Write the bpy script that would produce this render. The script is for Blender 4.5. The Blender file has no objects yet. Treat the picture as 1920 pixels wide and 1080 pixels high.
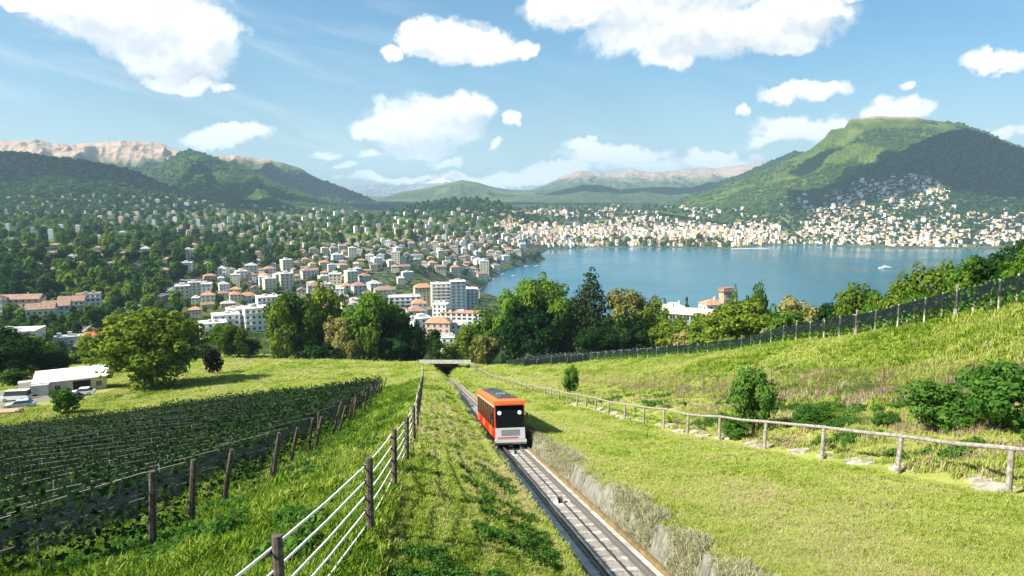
import bpy, math, random
import numpy as np
from mathutils import Vector, Matrix

scn = bpy.context.scene
COL = scn.collection
R = math.radians
rng = np.random.default_rng(11)
random.seed(11)

# ------------------------------------------------------------------ camera
PITCH = R(7.5)
CAM = np.array([0.0, 0.0, 200.0])
FPX = 1280.0                       # focal length in pixels of the 1920-wide photograph
cd = bpy.data.cameras.new('camera')
cd.sensor_width = 36.0
cd.lens = 24.0
cd.clip_start = 0.2
cd.clip_end = 80000.0
cam = bpy.data.objects.new('camera', cd)
COL.objects.link(cam)
cam.location = CAM
cam.rotation_euler = (R(90) - PITCH, 0, 0)
scn.camera = cam

# ------------------------------------------------------------------ light
SUN_EL = R(41)
SUN_AZ = R(-112)                   # compass-like angle of the sun seen from the camera: left and behind
to_sun = Vector((math.sin(SUN_AZ) * math.cos(SUN_EL), math.cos(SUN_AZ) * math.cos(SUN_EL), math.sin(SUN_EL)))
sl = bpy.data.lights.new('sun', 'SUN')
sl.energy = 5.0
sl.angle = R(0.5)
sl.color = (1.0, 0.92, 0.79)
sun = bpy.data.objects.new('sun', sl)
COL.objects.link(sun)
sun.rotation_euler = to_sun.to_track_quat('Z', 'Y').to_euler()
sun.location = (-300, -200, 900)

scn.view_settings.view_transform = 'Standard'
scn.view_settings.look = 'None'
scn.view_settings.exposure = 1.32
scn.view_settings.gamma = 1.0
scn.view_settings.use_curve_mapping = False
scn.cycles.transparent_max_bounces = 40
scn.cycles.max_bounces = 8
scn.cycles.diffuse_bounces = 3
scn.cycles.use_denoising = True
scn.cycles.volume_bounces = 0


class NT:
    """tiny node-tree writer"""
    def __init__(s, tree):
        s.t = tree
        s.n = tree.nodes
        s.l = tree.links

    def new(s, typ, **kw):
        nd = s.n.new(typ)
        for k, v in kw.items():
            setattr(nd, k, v)
        return nd

    def put(s, sock, v):
        if isinstance(v, bpy.types.NodeSocket):
            s.l.new(v, sock)
        elif v is not None:
            sock.default_value = v

    def math(s, op, a, b=None, c=None, clamp=False):
        nd = s.new('ShaderNodeMath', operation=op, use_clamp=clamp)
        s.put(nd.inputs[0], a)
        s.put(nd.inputs[1], b)
        s.put(nd.inputs[2], c)
        return nd.outputs[0]

    def vmath(s, op, a, b=None):
        nd = s.new('ShaderNodeVectorMath', operation=op)
        s.put(nd.inputs[0], a)
        s.put(nd.inputs[1], b)
        return nd.outputs['Value'] if op in ('LENGTH', 'DOT_PRODUCT', 'DISTANCE') else nd.outputs['Vector']

    def noise(s, vec, scale, detail=4.0, rough=0.55, out='Fac', lac=2.0, dist=0.0):
        nd = s.new('ShaderNodeTexNoise')
        s.put(nd.inputs['Vector'], vec)
        nd.inputs['Scale'].default_value = scale
        nd.inputs['Detail'].default_value = detail
        nd.inputs['Roughness'].default_value = rough
        nd.inputs['Lacunarity'].default_value = lac
        nd.inputs['Distortion'].default_value = dist
        return nd.outputs[out]

    def ramp(s, v, lo, hi, a=0.0, b=1.0, smooth=True):
        nd = s.new('ShaderNodeMapRange')
        nd.interpolation_type = 'SMOOTHSTEP' if smooth else 'LINEAR'
        s.put(nd.inputs[0], v)
        nd.inputs[1].default_value = lo
        nd.inputs[2].default_value = hi
        nd.inputs[3].default_value = a
        nd.inputs[4].default_value = b
        return nd.outputs[0]

    def mix(s, fac, a, b):
        nd = s.new('ShaderNodeMix', data_type='RGBA')
        s.put(nd.inputs['Factor'], fac)
        for key, v in (('A', a), ('B', b)):
            sock = [i for i in nd.inputs if i.name == key and i.type == 'RGBA'][0]
            if isinstance(v, tuple) and len(v) == 3:
                v = v + (1.0,)
            s.put(sock, v)
        return [o for o in nd.outputs if o.type == 'RGBA'][0]


def pix_dir(px, py):
    dx = (px - 960.0) / FPX
    dy = (540.0 - py) / FPX
    return np.array([dx, math.cos(PITCH) + dy * math.sin(PITCH), -math.sin(PITCH) + dy * math.cos(PITCH)])


# ------------------------------------------------------------------ sky with fair-weather clouds
world = bpy.data.worlds.new('World')
scn.world = world
world.use_nodes = True
wt = NT(world.node_tree)
wt.n.clear()
sky = wt.new('ShaderNodeTexSky', sky_type='NISHITA', sun_disc=False)
sky.sun_elevation = SUN_EL
sky.sun_rotation = SUN_AZ
sky.altitude = 300
sky.air_density = 1.0
sky.dust_density = 1.6
sky.ozone_density = 2.2
tc = wt.new('ShaderNodeTexCoord')
D3 = tc.outputs['Generated']
sep = wt.new('ShaderNodeSeparateXYZ')
wt.put(sep.inputs[0], D3)
az_ = wt.math('ARCTAN2', sep.outputs[0], sep.outputs[1])
el_ = wt.math('ARCSINE', sep.outputs[2])
ae = wt.new('ShaderNodeCombineXYZ')
wt.put(ae.inputs[0], az_)
wt.put(ae.inputs[1], el_)
# billowing edge: push the direction about with noise of three sizes before measuring the clouds
w1 = wt.vmath('SUBTRACT', wt.noise(D3, 9.0, 2.0, out='Color'), (0.5, 0.5, 0.5))
w2 = wt.vmath('SUBTRACT', wt.noise(D3, 26.0, 6.0, 0.62, out='Color'), (0.5, 0.5, 0.5))
warp = wt.vmath('ADD', wt.vmath('MULTIPLY', w1, (0.10, 0.05, 0.0)), wt.vmath('MULTIPLY', w2, (0.060, 0.040, 0.0)))
AE = wt.vmath('ADD', ae.outputs[0], warp)

CLOUDS = [  # px, py, half width, half height of each puff
    (250, 30, 165, 62), (330, 88, 125, 55), (170, 10, 120, 50), (385, 62, 78, 58), (340, 148, 62, 22), (408, 160, 28, 10), (30, 6, 70, 20),
    (300, -70, 190, 70), (830, 80, 76, 33), (905, 92, 95, 26), (985, 90, 36, 18), (745, 108, 22, 15), (790, 66, 32, 20),
    (1130, 8, 150, 40), (1280, 48, 175, 50), (1400, 50, 150, 44), (1475, 78, 62, 20), (1250, 100, 62, 22), (1490, 14, 100, 28), (1050, -4, 70, 26),
    (1300, -60, 260, 80), (790, 235, 112, 38), (850, 208, 82, 32), (725, 245, 80, 26), (690, 293, 36, 9), (830, 302, 40, 11), (775, 275, 62, 20),
    (900, 205, 36, 20), (962, 228, 13, 13), (915, 270, 14, 8), (430, 260, 92, 20), (405, 248, 42, 14), (590, 290, 30, 9), (630, 311, 24, 7),
    (1150, 292, 112, 20), (1085, 276, 42, 10), (990, 330, 110, 16), (770, 336, 80, 8), (1110, 262, 14, 7), (1505, 174, 72, 19), (1540, 164, 38, 14),
    (1390, 208, 17, 14), (1693, 150, 18, 8), (1480, 243, 90, 24), (1430, 264, 62, 15), (1565, 240, 45, 20), (1330, 288, 40, 13), (1685, 196, 65, 22),
    (1650, 206, 40, 16), (1890, 105, 84, 24), (1905, 128, 30, 9), (1870, 246, 60, 22), (1915, 238, 45, 22), (1240, 330, 80, 12), (1600, -30, 60, 20),
    (900, 332, 110, 13), (1030, 318, 75, 13), (690, 341, 60, 9), (1190, 314, 110, 12), (1345, 302, 80, 13), (1010, 342, 90, 8), (1110, 300, 60, 12),
]
grp = bpy.data.node_groups.new('cloud_field', 'ShaderNodeTree')
grp.interface.new_socket('Dir', in_out='INPUT', socket_type='NodeSocketVector')
grp.interface.new_socket('Field', in_out='OUTPUT', socket_type='NodeSocketFloat')
gt = NT(grp)
gi = gt.new('NodeGroupInput')
go = gt.new('NodeGroupOutput')
acc = None
for (px, py, a, b) in CLOUDS:
    d = pix_dir(px, py)
    az0 = math.atan2(d[0], d[1])
    el0 = math.atan2(d[2], math.hypot(d[0], d[1]))
    k = math.cos(az0) ** 2
    ra = a / FPX * k * 1.13
    rb = b / FPX * k * 1.16
    q = gt.vmath('SUBTRACT', gi.outputs[0], (az0, el0, 0.0))
    q = gt.vmath('MULTIPLY', q, (1 / ra, 1 / rb, 0.0))
    f = gt.math('SUBTRACT', 1.0, gt.vmath('LENGTH', q))
    f = gt.math('MULTIPLY', f, min(1.0, b / 26.0 + 0.32))
    acc = f if acc is None else gt.math('SMOOTH_MAX', acc, f, 0.12)
gt.put(go.inputs[0], acc)


def cloud_field(vec):
    g = wt.new('ShaderNodeGroup')
    g.node_tree = grp
    wt.put(g.inputs[0], vec)
    return g.outputs[0]


fld = cloud_field(AE)
fld_up = cloud_field(wt.vmath('ADD', AE, (-0.018, 0.024, 0.0)))
fine = wt.noise(D3, 46.0, 5.0, 0.58)
# the same kind of cloud in the rest of the sky
rest = wt.noise(wt.vmath('MULTIPLY', D3, (1.0, 1.0, 2.4)), 3.4, 6.0, 0.6)
rest = wt.math('MULTIPLY', wt.math('SUBTRACT', rest, 0.60), 6.0)
side = wt.math('MAXIMUM', wt.ramp(wt.math('ABSOLUTE', az_), 0.68, 0.85), wt.ramp(el_, 0.30, 0.40))
rest = wt.math('ADD', rest, wt.ramp(side, 0.0, 1.0, -3.0, 0.0))
fld_all = wt.math('MAXIMUM', fld, rest)
dens = wt.math('ADD', fld_all, wt.math('MULTIPLY', wt.math('SUBTRACT', fine, 0.5), 0.75))
cov = wt.ramp(dens, -0.03, 0.40)
# high thin streaks
cv = wt.new('ShaderNodeVectorRotate', rotation_type='Z_AXIS')
wt.put(cv.inputs['Vector'], ae.outputs[0])
cv.inputs['Angle'].default_value = R(14)
streak = wt.noise(wt.vmath('MULTIPLY', cv.outputs[0], (2.2, 16.0, 1.0)), 1.5, 6.0, 0.6, dist=0.4)
streak = wt.ramp(streak, 0.47, 0.80, 0.0, 0.40)
lowmask = wt.math('MULTIPLY', wt.ramp(el_, 0.0, 0.06), wt.ramp(az_, 0.05, -0.45, 0.25, 1.0))
streak = wt.math('MULTIPLY', streak, lowmask)
cov = wt.math('MAXIMUM', cov, streak)
# cloud self-shading painted in: greyer on the side away from the sun
shade = wt.ramp(wt.math('ADD', fld_up, wt.math('MULTIPLY', wt.math('SUBTRACT', fine, 0.5), 1.5)), 0.15, 1.0)
c_lit = (1.08, 1.05, 1.01, 1)
c_low = (0.70, 0.73, 0.77, 1)
ccol = wt.mix(shade, c_lit, c_low)
bg_sky = wt.new('ShaderNodeBackground')
tint = wt.vmath('MULTIPLY', sky.outputs[0], (0.62, 0.96, 1.03))
pale = wt.mix(wt.ramp(el_, 0.0, 0.26, 1.0, 0.0), tint, wt.vmath('MULTIPLY', sky.outputs[0], (0.98, 1.02, 0.98)))
wt.put(bg_sky.inputs[0], pale)
bg_sky.inputs[1].default_value = 0.061
bg_cl = wt.new('ShaderNodeBackground')
wt.put(bg_cl.inputs[0], ccol)
bg_cl.inputs[1].default_value = 0.49
mx = wt.new('ShaderNodeMixShader')
wt.put(mx.inputs[0], cov)
wt.put(mx.inputs[1], bg_sky.outputs[0])
wt.put(mx.inputs[2], bg_cl.outputs[0])
wo = wt.new('ShaderNodeOutputWorld')
wt.put(wo.inputs[0], mx.outputs[0])
try:
    world.cycles.sampling_method = 'MANUAL'
    world.cycles.sample_map_resolution = 512
except Exception:
    pass

# ------------------------------------------------------------------ small helpers
RIGHT = np.array([1.0, 0, 0])
UPC = np.array([0, math.sin(PITCH), math.cos(PITCH)])
VPD = pix_dir(806, 674)            # the direction in which the funicular runs downhill


def S(l, D, h):
    """a point given as metres right of, below and along the line of the track's slope from the camera"""
    l = np.asarray(l, float)
    D = np.asarray(D, float)
    h = np.asarray(h, float)
    return CAM + D[..., None] * VPD + l[..., None] * RIGHT - h[..., None] * UPC


def at(px, py, D):
    return CAM + D * pix_dir(px, py)


def _hash(ix, iy, seed):
    n = (ix.astype(np.int64) * 374761393 + iy.astype(np.int64) * 668265263 + seed * 1442695041) & 0xFFFFFFFF
    n = ((n ^ (n >> 13)) * 1274126177) & 0xFFFFFFFF
    n = n ^ (n >> 16)
    return (n & 0xFFFF) / 65535.0


def vnoise(x, y, seed=0):
    ix = np.floor(x)
    iy = np.floor(y)
    fx = x - ix
    fy = y - iy
    fx = fx * fx * fx * (fx * (fx * 6 - 15) + 10)
    fy = fy * fy * fy * (fy * (fy * 6 - 15) + 10)
    a = _hash(ix, iy, seed)
    b = _hash(ix + 1, iy, seed)
    c = _hash(ix, iy + 1, seed)
    d = _hash(ix + 1, iy + 1, seed)
    return (a + (b - a) * fx) * (1 - fy) + (c + (d - c) * fx) * fy - 0.5


def fbm(x, y, octs=4, seed=0, gain=0.5):
    s = 0
    a = 1.0
    for o in range(octs):
        s = s + a * vnoise(x * 2 ** o + 17.3 * o, y * 2 ** o - 9.1 * o, seed + o)
        a *= gain
    return s


def ridged(x, y, octs=4, seed=0):
    s = 0
    a = 1.0
    for o in range(octs):
        s = s + a * (0.5 - np.abs(vnoise(x * 2 ** o + 5.7 * o, y * 2 ** o + 3.3 * o, seed + o)) * 2)
        a *= 0.5
    return s


def mesh_from(name, verts, faces, mat=None, smooth=False, mats=None, midx=None):
    me = bpy.data.meshes.new(name)
    verts = np.asarray(verts, np.float32)
    if isinstance(faces, np.ndarray):
        k = faces.shape[1]
        me.vertices.add(len(verts))
        me.vertices.foreach_set('co', verts.ravel())
        me.loops.add(faces.size)
        me.loops.foreach_set('vertex_index', faces.ravel().astype(np.int32))
        me.polygons.add(len(faces))
        me.polygons.foreach_set('loop_start', np.arange(0, faces.size, k, dtype=np.int32))
        me.update(calc_edges=True)
    else:
        me.from_pydata(verts.tolist(), [], faces)
        me.update()
    for m in (mats or ([mat] if mat else [])):
        me.materials.append(m)
    if midx is not None:
        me.polygons.foreach_set('material_index', np.asarray(midx, np.int32))
    if smooth:
        me.polygons.foreach_set('use_smooth', np.ones(len(me.polygons), bool))
    return me


def link(name, me, parent=None, loc=None):
    o = bpy.data.objects.new(name, me)
    COL.objects.link(o)
    if parent is not None:
        o.parent = parent
    if loc is not None:
        o.location = loc
    return o


def tag(o, label=None, cat=None, group=None, kind=None):
    if label:
        o['label'] = label
    if cat:
        o['category'] = cat
    if group:
        o['group'] = group
    if kind:
        o['kind'] = kind
    return o


def thing(name, label, cat, loc=(0, 0, 0), rz=0.0, group=None):
    o = bpy.data.objects.new(name, None)
    o.empty_display_size = 0.5
    COL.objects.link(o)
    o.location = loc
    o.rotation_euler = (0, 0, rz)
    return tag(o, label, cat, group)


def attr(me, name, vals):
    a = me.attributes.new(name, 'FLOAT', 'POINT')
    a.data.foreach_set('value', np.asarray(vals, np.float32).ravel())


def grid_faces(nr, nc):
    i = np.arange(nr - 1)[:, None] * nc + np.arange(nc - 1)[None, :]
    return np.stack([i, i + 1, i + nc + 1, i + nc], -1).reshape(-1, 4)


class MB:
    """collects boxes, bars and tubes and builds them as one mesh"""
    def __init__(s):
        s.v = []
        s.f = []
        s.m = []

    def add(s, vs, fs, m=0):
        n = len(s.v)
        s.v += [tuple(map(float, p)) for p in vs]
        s.f += [tuple(i + n for i in f) for f in fs]
        s.m += [m] * len(fs)
        return s

    def box(s, x0, x1, y0, y1, z0, z1, m=0):
        vs = [(x0, y0, z0), (x1, y0, z0), (x1, y1, z0), (x0, y1, z0), (x0, y0, z1), (x1, y0, z1), (x1, y1, z1), (x0, y1, z1)]
        return s.add(vs, [(0, 3, 2, 1), (4, 5, 6, 7), (0, 1, 5, 4), (1, 2, 6, 5), (2, 3, 7, 6), (3, 0, 4, 7)], m)

    def tube(s, pts, r, n=6, m=0, caps=True):
        pts = [Vector(p) for p in pts]
        rs = r if isinstance(r, (list, tuple)) else [r] * len(pts)
        vs = []
        for i, p in enumerate(pts):
            t = (pts[min(i + 1, len(pts) - 1)] - pts[max(i - 1, 0)]).normalized()
            a = t.cross(Vector((0, 0, 1)))
            if a.length < 1e-3:
                a = Vector((1, 0, 0))
            a.normalize()
            b = t.cross(a)
            for k in range(n):
                th = 2 * math.pi * k / n
                vs.append(p + (a * math.cos(th) + b * math.sin(th)) * rs[i])
        fs = []
        for i in range(len(pts) - 1):
            for k in range(n):
                fs.append((i * n + k, i * n + (k + 1) % n, (i + 1) * n + (k + 1) % n, (i + 1) * n + k))
        if caps:
            fs.append(tuple(range(n - 1, -1, -1)))
            fs.append(tuple((len(pts) - 1) * n + k for k in range(n)))
        return s.add(vs, fs, m)

    def mesh(s, name, *mats, smooth=False):
        me = mesh_from(name, s.v, s.f, mats=list(mats), midx=s.m, smooth=smooth)
        return me

    def build(s, name, mats, parent=None, smooth=False, loc=None):
        mats = mats if isinstance(mats, (list, tuple)) else [mats]
        return link(name, s.mesh(name, *mats, smooth=smooth), parent, loc)


# ------------------------------------------------------------------ materials
def new_mat(name):
    m = bpy.data.materials.new(name)
    m.use_nodes = True
    t = NT(m.node_tree)
    b = m.node_tree.nodes['Principled BSDF']
    b.inputs['Specular IOR Level'].default_value = 0.25
    return m, t, b


def simple(name, col, rough=0.7, var=0.12, scale=3.0, metal=0.0, spec=0.3, bump=0.0):
    m, t, b = new_mat(name)
    geo = t.new('ShaderNodeNewGeometry')
    n = t.noise(geo.outputs['Position'], scale, 5.0, 0.6)
    dark = tuple(c * (1 - var * 2) for c in col)
    lite = tuple(min(1, c * (1 + var * 2)) for c in col)
    t.put(b.inputs['Base Color'], t.mix(t.ramp(n, 0.3, 0.7), dark, lite))
    b.inputs['Roughness'].default_value = rough
    b.inputs['Metallic'].default_value = metal
    b.inputs['Specular IOR Level'].default_value = spec
    if bump:
        bp = t.new('ShaderNodeBump')
        bp.inputs['Strength'].default_value = bump
        t.put(bp.inputs['Height'], n)
        t.put(b.inputs['Normal'], bp.outputs[0])
    return m


def leaf_mat(name, cols, trans=0.3, nscale=0.12):
    """cols: dark, mid, light albedo; varies by leaf clump and by plant"""
    m, t, b = new_mat(name)
    t.n.remove(b)
    geo = t.new('ShaderNodeNewGeometry')
    oi = t.new('ShaderNodeObjectInfo')
    n = t.noise(geo.outputs['Position'], nscale * 6, 3.0, 0.6)
    v = t.math('ADD', t.math('MULTIPLY', n, 0.55), t.math('MULTIPLY', geo.outputs['Random Per Island'], 0.35))
    v = t.math('ADD', v, t.math('MULTIPLY', t.math('SUBTRACT', oi.outputs['Random'], 0.5), 0.38))
    c = t.mix(t.ramp(v, 0.15, 0.5), cols[0], cols[1])
    c = t.mix(t.ramp(v, 0.45, 0.85), c, cols[2])
    d = t.new('ShaderNodeBsdfDiffuse')
    tr = t.new('ShaderNodeBsdfTranslucent')
    t.put(d.inputs[0], c)
    t.put(tr.inputs[0], t.mix(0.5, c, cols[2]))
    mxn = t.new('ShaderNodeMixShader')
    mxn.inputs[0].default_value = trans
    t.put(mxn.inputs[1], d.outputs[0])
    t.put(mxn.inputs[2], tr.outputs[0])
    out = t.n['Material Output']
    t.put(out.inputs[0], mxn.outputs[0])
    return m
# ================================================================== near hillside
TD = np.array([0, 8, 15, 22, 30, 45, 60, 100, 150, 200, 250, 300, 345], float)
LT = {  # height below the slope line for each column left of the track
    -200: [30, 30, 29, 28, 27, 26, 25, 23, 12, 10, 10, 12, 18],
    -120: [22, 22, 21, 20, 19.5, 19, 18, 16, 8, 4, 2, 4, 9],
    -63: [16, 16, 15.5, 15, 14, 13, 12.6, 11.6, 5.6, 1.2, -1.5, 1, 6],
    -38: [12, 12, 11.8, 11.5, 10.6, 9.8, 9.4, 8.3, 4.5, 1.2, -0.8, 1, 6],
    -19: [8, 8, 7.8, 7.6, 7.4, 7.2, 6.9, 6.0, 3.9, 1.8, 0.4, 1, 6],
    -6.5: [4.4, 4.4, 4.4, 4.8, 5.0, 5.1, 5.1, 4.7, 3.5, 1.2, 0.9, 1, 6],
    -3: [3.4, 3.4, 3.4, 3.5, 3.6, 3.7, 3.8, 3.6, 2.8, 1.2, 0.9, 1, 6],
    -0.9: [3.05, 3.05, 3.05, 3.05, 3.1, 3.2, 3.2, 3.0, 2.4, 1.25, 0.9, 1, 6],
    1.2: [3.5, 3.5, 3.5, 3.5, 3.5, 3.5, 3.5, 3.3, 2.6, 1.4, 0.9, 1, 6],
    2.97: [4.4, 4.4, 4.4, 4.4, 4.4, 4.4, 4.4, 4.0, 3.0, 1.5, 0.9, 1, 6],
}
RT = {
    6.3: [4.45, 4.45, 4.45, 4.45, 4.45, 4.5, 4.6, 4.6, 4.2, 2.5, 1.0, 1.5, 6],
    10: [3.9, 3.9, 3.9, 4.1, 4.3, 4.6, 4.8, 4.9, 4.4, 2.5, 1.2, 2, 6],
    15.2: [3.35, 3.35, 3.35, 3.6, 4.0, 4.5, 4.8, 5.0, 4.4, 2.7, 1.6, 2.5, 7],
    18: [2.6, 2.6, 2.6, 2.9, 3.3, 3.8, 4.1, 4.4, 4.0, 3.2, 2.2, 2.5, 7],
    25: [1.2, 1.2, 1.2, 1.3, 1.7, 2.3, 3.0, 3.7, 3.3, 2.8, 2.2, 3, 8],
    30: [-0.8, -0.8, -0.8, -0.7, -0.5, 0.0, 0.8, 2.3, 2.6, 2.4, 2.0, 3, 8],
    36: [-4.8, -4.8, -4.8, -4.8, -4.6, -2.9, -1.9, 0.3, 1.2, 1.2, 0.6, 2, 9],
    45: [-6, -6, -6, -6, -6, -5.2, -3.6, -1.2, 0.1, -0.3, -1.0, 2, 10],
    60: [-5, -5, -5, -5, -5, -4.8, -3.8, -1.8, -1.0, -1.6, -2.0, 2, 12],
    80: [1, 1, 1, 1, 0, 0, 0, 1.5, 1.5, 0.5, 0.5, 5, 16],
    110: [14, 14, 14, 14, 14, 14, 14, 14, 14, 14, 15, 18, 24],
}
TR_L, TR_R = 3.62, 5.92            # edges of the track trench
TC = 4.82                          # track centre
H_TR = 5.4
D_PORTAL = 206.0


def _smooth_table(tab, side):
    ls = np.array(sorted(tab))
    T = np.stack([np.array(tab[k], float) for k in ls], 0)     # (nl, nD)
    lf = np.arange(ls[0], ls[-1] + 0.01, 0.5)
    Df = np.arange(0, 346, 2.0)
    A = np.stack([np.interp(Df, TD, T[i]) for i in range(len(ls))], 0)
    B = np.stack([np.interp(lf, ls, A[:, j]) for j in range(len(Df))], 1)
    for _ in range(10):                                          # soften the creases of the table
        P = np.pad(B, ((0, 0), (1, 1)), 'edge')
        B = 0.25 * P[:, :-2] + 0.5 * P[:, 1:-1] + 0.25 * P[:, 2:]
    k = np.ones(5) / 5
    w = np.clip((np.abs(lf - (2.97 if side < 0 else 6.3)) - 2) / 12, 0, 1)[:, None]
    C = B
    for _ in range(4):
        P = np.pad(C, ((2, 2), (0, 0)), 'edge')
        C = sum(P[i:i + len(lf)] for i in range(5)) / 5
    return lf, Df, B * (1 - w) + C * w


_LF, _DF, _LB = _smooth_table(LT, -1)
_RF, _DF2, _RB = _smooth_table(RT, 1)


def _bil(lf, Df, B, l, D):
    u = np.clip((l - lf[0]) / (lf[1] - lf[0]), 0, len(lf) - 1.001)
    v = np.clip((D - Df[0]) / (Df[1] - Df[0]), 0, len(Df) - 1.001)
    i = u.astype(int)
    j = v.astype(int)
    fu = u - i
    fv = v - j
    return (B[i, j] * (1 - fu) + B[i + 1, j] * fu) * (1 - fv) + (B[i, j + 1] * (1 - fu) + B[i + 1, j + 1] * fu) * fv


def near_h(l, D, bumps=True):
    l = np.asarray(l, float)
    D = np.asarray(D, float)
    hl = _bil(_LF, _DF, _LB, np.minimum(l, 2.97), D)
    hr = _bil(_RF, _DF2, _RB, np.maximum(l, 6.3), D)
    h = np.where(l < TC, hl, hr)
    if bumps:
        amp = np.clip((np.abs(l - TC) - 1.7) / 3.0, 0, 1)
        h = h + amp * (0.28 * fbm(l / 5.0, D / 7.0, 4, 3) + 0.9 * fbm(l / 26.0, D / 32.0, 2, 9) * np.clip((np.abs(l - TC) - 8) / 15, 0, 1))
        h = h + np.clip(np.abs(l - TC) - 1.0, 0, 1) * 0.10 * fbm(l / 0.9, D / 1.3, 3, 5)
    # trench of the funicular
    t = np.where(D < D_PORTAL + 1, 1.0, 0.0)
    eL = np.interp(D, [0, 90, 140, 205], [2.97, 2.97, 1.6, -2.2])
    eR = np.interp(D, [0, 120, 205], [6.3, 6.3, 8.2])
    fl = np.clip((l - eL) / (TR_L - eL), 0, 1)
    fr = np.clip((eR - l) / (eR - TR_R), 0, 1)
    inside = np.where(l < TC, fl, fr) * t
    return h * (1 - inside) + np.maximum(h, H_TR + 0.02) * inside


def ground(l, D):
    return S(l, D, near_h(l, D))


def gpt(px, D):
    """the hillside point that lies D metres off in the direction of column px"""
    l = (px - 806.0) * D / FPX
    return ground(np.array(l), np.array(float(D)))


lrows = np.concatenate([np.linspace(-200, -110, 24), np.linspace(-107, -40, 50), np.linspace(-39.4, -8, 78), np.linspace(-7.8, 2.8, 66),
                        [2.97, 3.1, 3.25, 3.4, 3.55, 3.62, 3.9, 4.3, 4.82, 5.3, 5.7, 5.92, 6.0, 6.1, 6.2, 6.3],
                        np.linspace(6.45, 26, 100), np.linspace(26.3, 62, 100), np.linspace(63, 110, 30)])
drows = np.concatenate([np.linspace(1, 11, 26), 11.3 * (252.0 / 11.3) ** np.linspace(0, 1, 300)])
drows = np.concatenate([drows[drows < 205], [205.6, 206.9, 207.1], np.linspace(209, 345, 70)])
LG, DG = np.meshgrid(lrows, drows)
GV = ground(LG, DG).reshape(-1, 3)
GF = grid_faces(len(drows), len(lrows))
cl = LG.reshape(-1)[GF].mean(1)
cD = DG.reshape(-1)[GF].mean(1)
keep = ~((cl > -2.4) & (cl < 8.4) & (cD > 206.5) & (cD < 207.5))   # the mouth of the tunnel
GF = GF[keep]


def dryness(l, D):
    """how straw-coloured the turf is: mown banks drier, the meadow yellow, the vine rows lush"""
    l = np.asarray(l, float)
    D = np.asarray(D, float)
    d = np.full(l.shape, 0.45)
    d = np.where((l > 6.2) & (l < 15.0), 0.66, d)
    d = np.where((l > 15.0) & (l < 24), 0.72, d)
    d = np.where(l >= 24, 0.55, d)
    d = np.where((l > -0.9) & (l < 3.0), 0.66, d)
    d = np.where((l < -0.9) & (l > -7) & (D < 110), 0.22, d)
    d = np.where((l <= -7) & (D < 104), 0.12, d)
    d = np.where((l < -0.9) & (D >= 104), 0.68, d)
    d = d + np.where((l > -0.9) & (l < 3.0), 0.16 * np.sin(l * 7.5), 0)
    return d + 0.55 * fbm(l / 3.0, D / 5.0, 4, 21) + 0.35 * fbm(l / 14.0, D / 20.0, 2, 23)


m_turf, t, b = new_mat('turf')
geo = t.new('ShaderNodeNewGeometry')
P_ = geo.outputs['Position']
at_dry = t.new('ShaderNodeAttribute', attribute_name='dry')
n1 = t.noise(P_, 2.2, 8.0, 0.7)
n2 = t.noise(P_, 0.35, 5.0, 0.6)
dv = t.math('ADD', at_dry.outputs['Fac'], t.math('MULTIPLY', t.math('SUBTRACT', n1, 0.5), 0.9))
dv = t.math('ADD', dv, t.math('MULTIPLY', t.math('SUBTRACT', n2, 0.5), 0.5))
c = t.mix(t.ramp(dv, -0.05, 0.45), (0.040, 0.100, 0.012), (0.17, 0.25, 0.022))
c = t.mix(t.ramp(dv, 0.35, 0.80), c, (0.33, 0.37, 0.090))
c = t.mix(t.ramp(dv, 0.85, 1.25), c, (0.36, 0.30, 0.15))
at_soil = t.new('ShaderNodeAttribute', attribute_name='soil')
so = t.ramp(t.math('ADD', at_soil.outputs['Fac'], t.math('MULTIPLY', t.math('SUBTRACT', n1, 0.5), 1.0)), 0.55, 0.9)
c = t.mix(so, c, t.mix(n1, (0.13, 0.115, 0.09), (0.29, 0.27, 0.23)))
t.put(b.inputs['Base Color'], c)
b.inputs['Roughness'].default_value = 0.95
b.inputs['Specular IOR Level'].default_value = 0.05
bp = t.new('ShaderNodeBump')
bp.inputs['Strength'].default_value = 0.9
bp.inputs['Distance'].default_value = 0.12
t.put(bp.inputs['Height'], t.noise(P_, 5.0, 8.0, 0.75))
t.put(b.inputs['Normal'], bp.outputs[0])

me = mesh_from('hillside', GV, GF, m_turf, smooth=True)
attr(me, 'dry', dryness(LG, DG))
yard = np.exp(-(((LG + 84) / 20) ** 2 + ((DG - 138) / 14) ** 2) ** 2)
soil = np.clip((LG > 3.3) * (LG < 6.33) * (DG < 207) * 1.0 + yard * 1.1, 0, 1)
soil = np.maximum(soil, 0.75 * np.exp(-((LG - 20.5) / 2.0) ** 2) * (DG < 60) * (0.6 + fbm(LG / 2, DG / 4, 3, 31)))
attr(me, 'soil', soil)
tag(link('hillside', me), kind='structure')

# ================================================================== wide terrain down to the lake
SHORE = [(890, 578), (900, 552), (906, 536), (920, 521), (945, 507), (975, 498), (1008, 492), (1024, 486), (1012, 477), (1030, 467), (1100, 465), (1200, 464),
         (1300, 466), (1378, 467), (1440, 460), (1520, 460), (1620, 464), (1700, 467), (1820, 467), (1920, 470), (2500, 480), (2900, 600), (1900, 660), (1400, 640), (1150, 612), (1000, 600)]


def lake_pt(px, py):
    d = pix_dir(px, py)
    k = -CAM[2] / d[2]
    return (CAM + k * d)[:2]


SH = np.array([lake_pt(*p) for p in SHORE])


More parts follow.
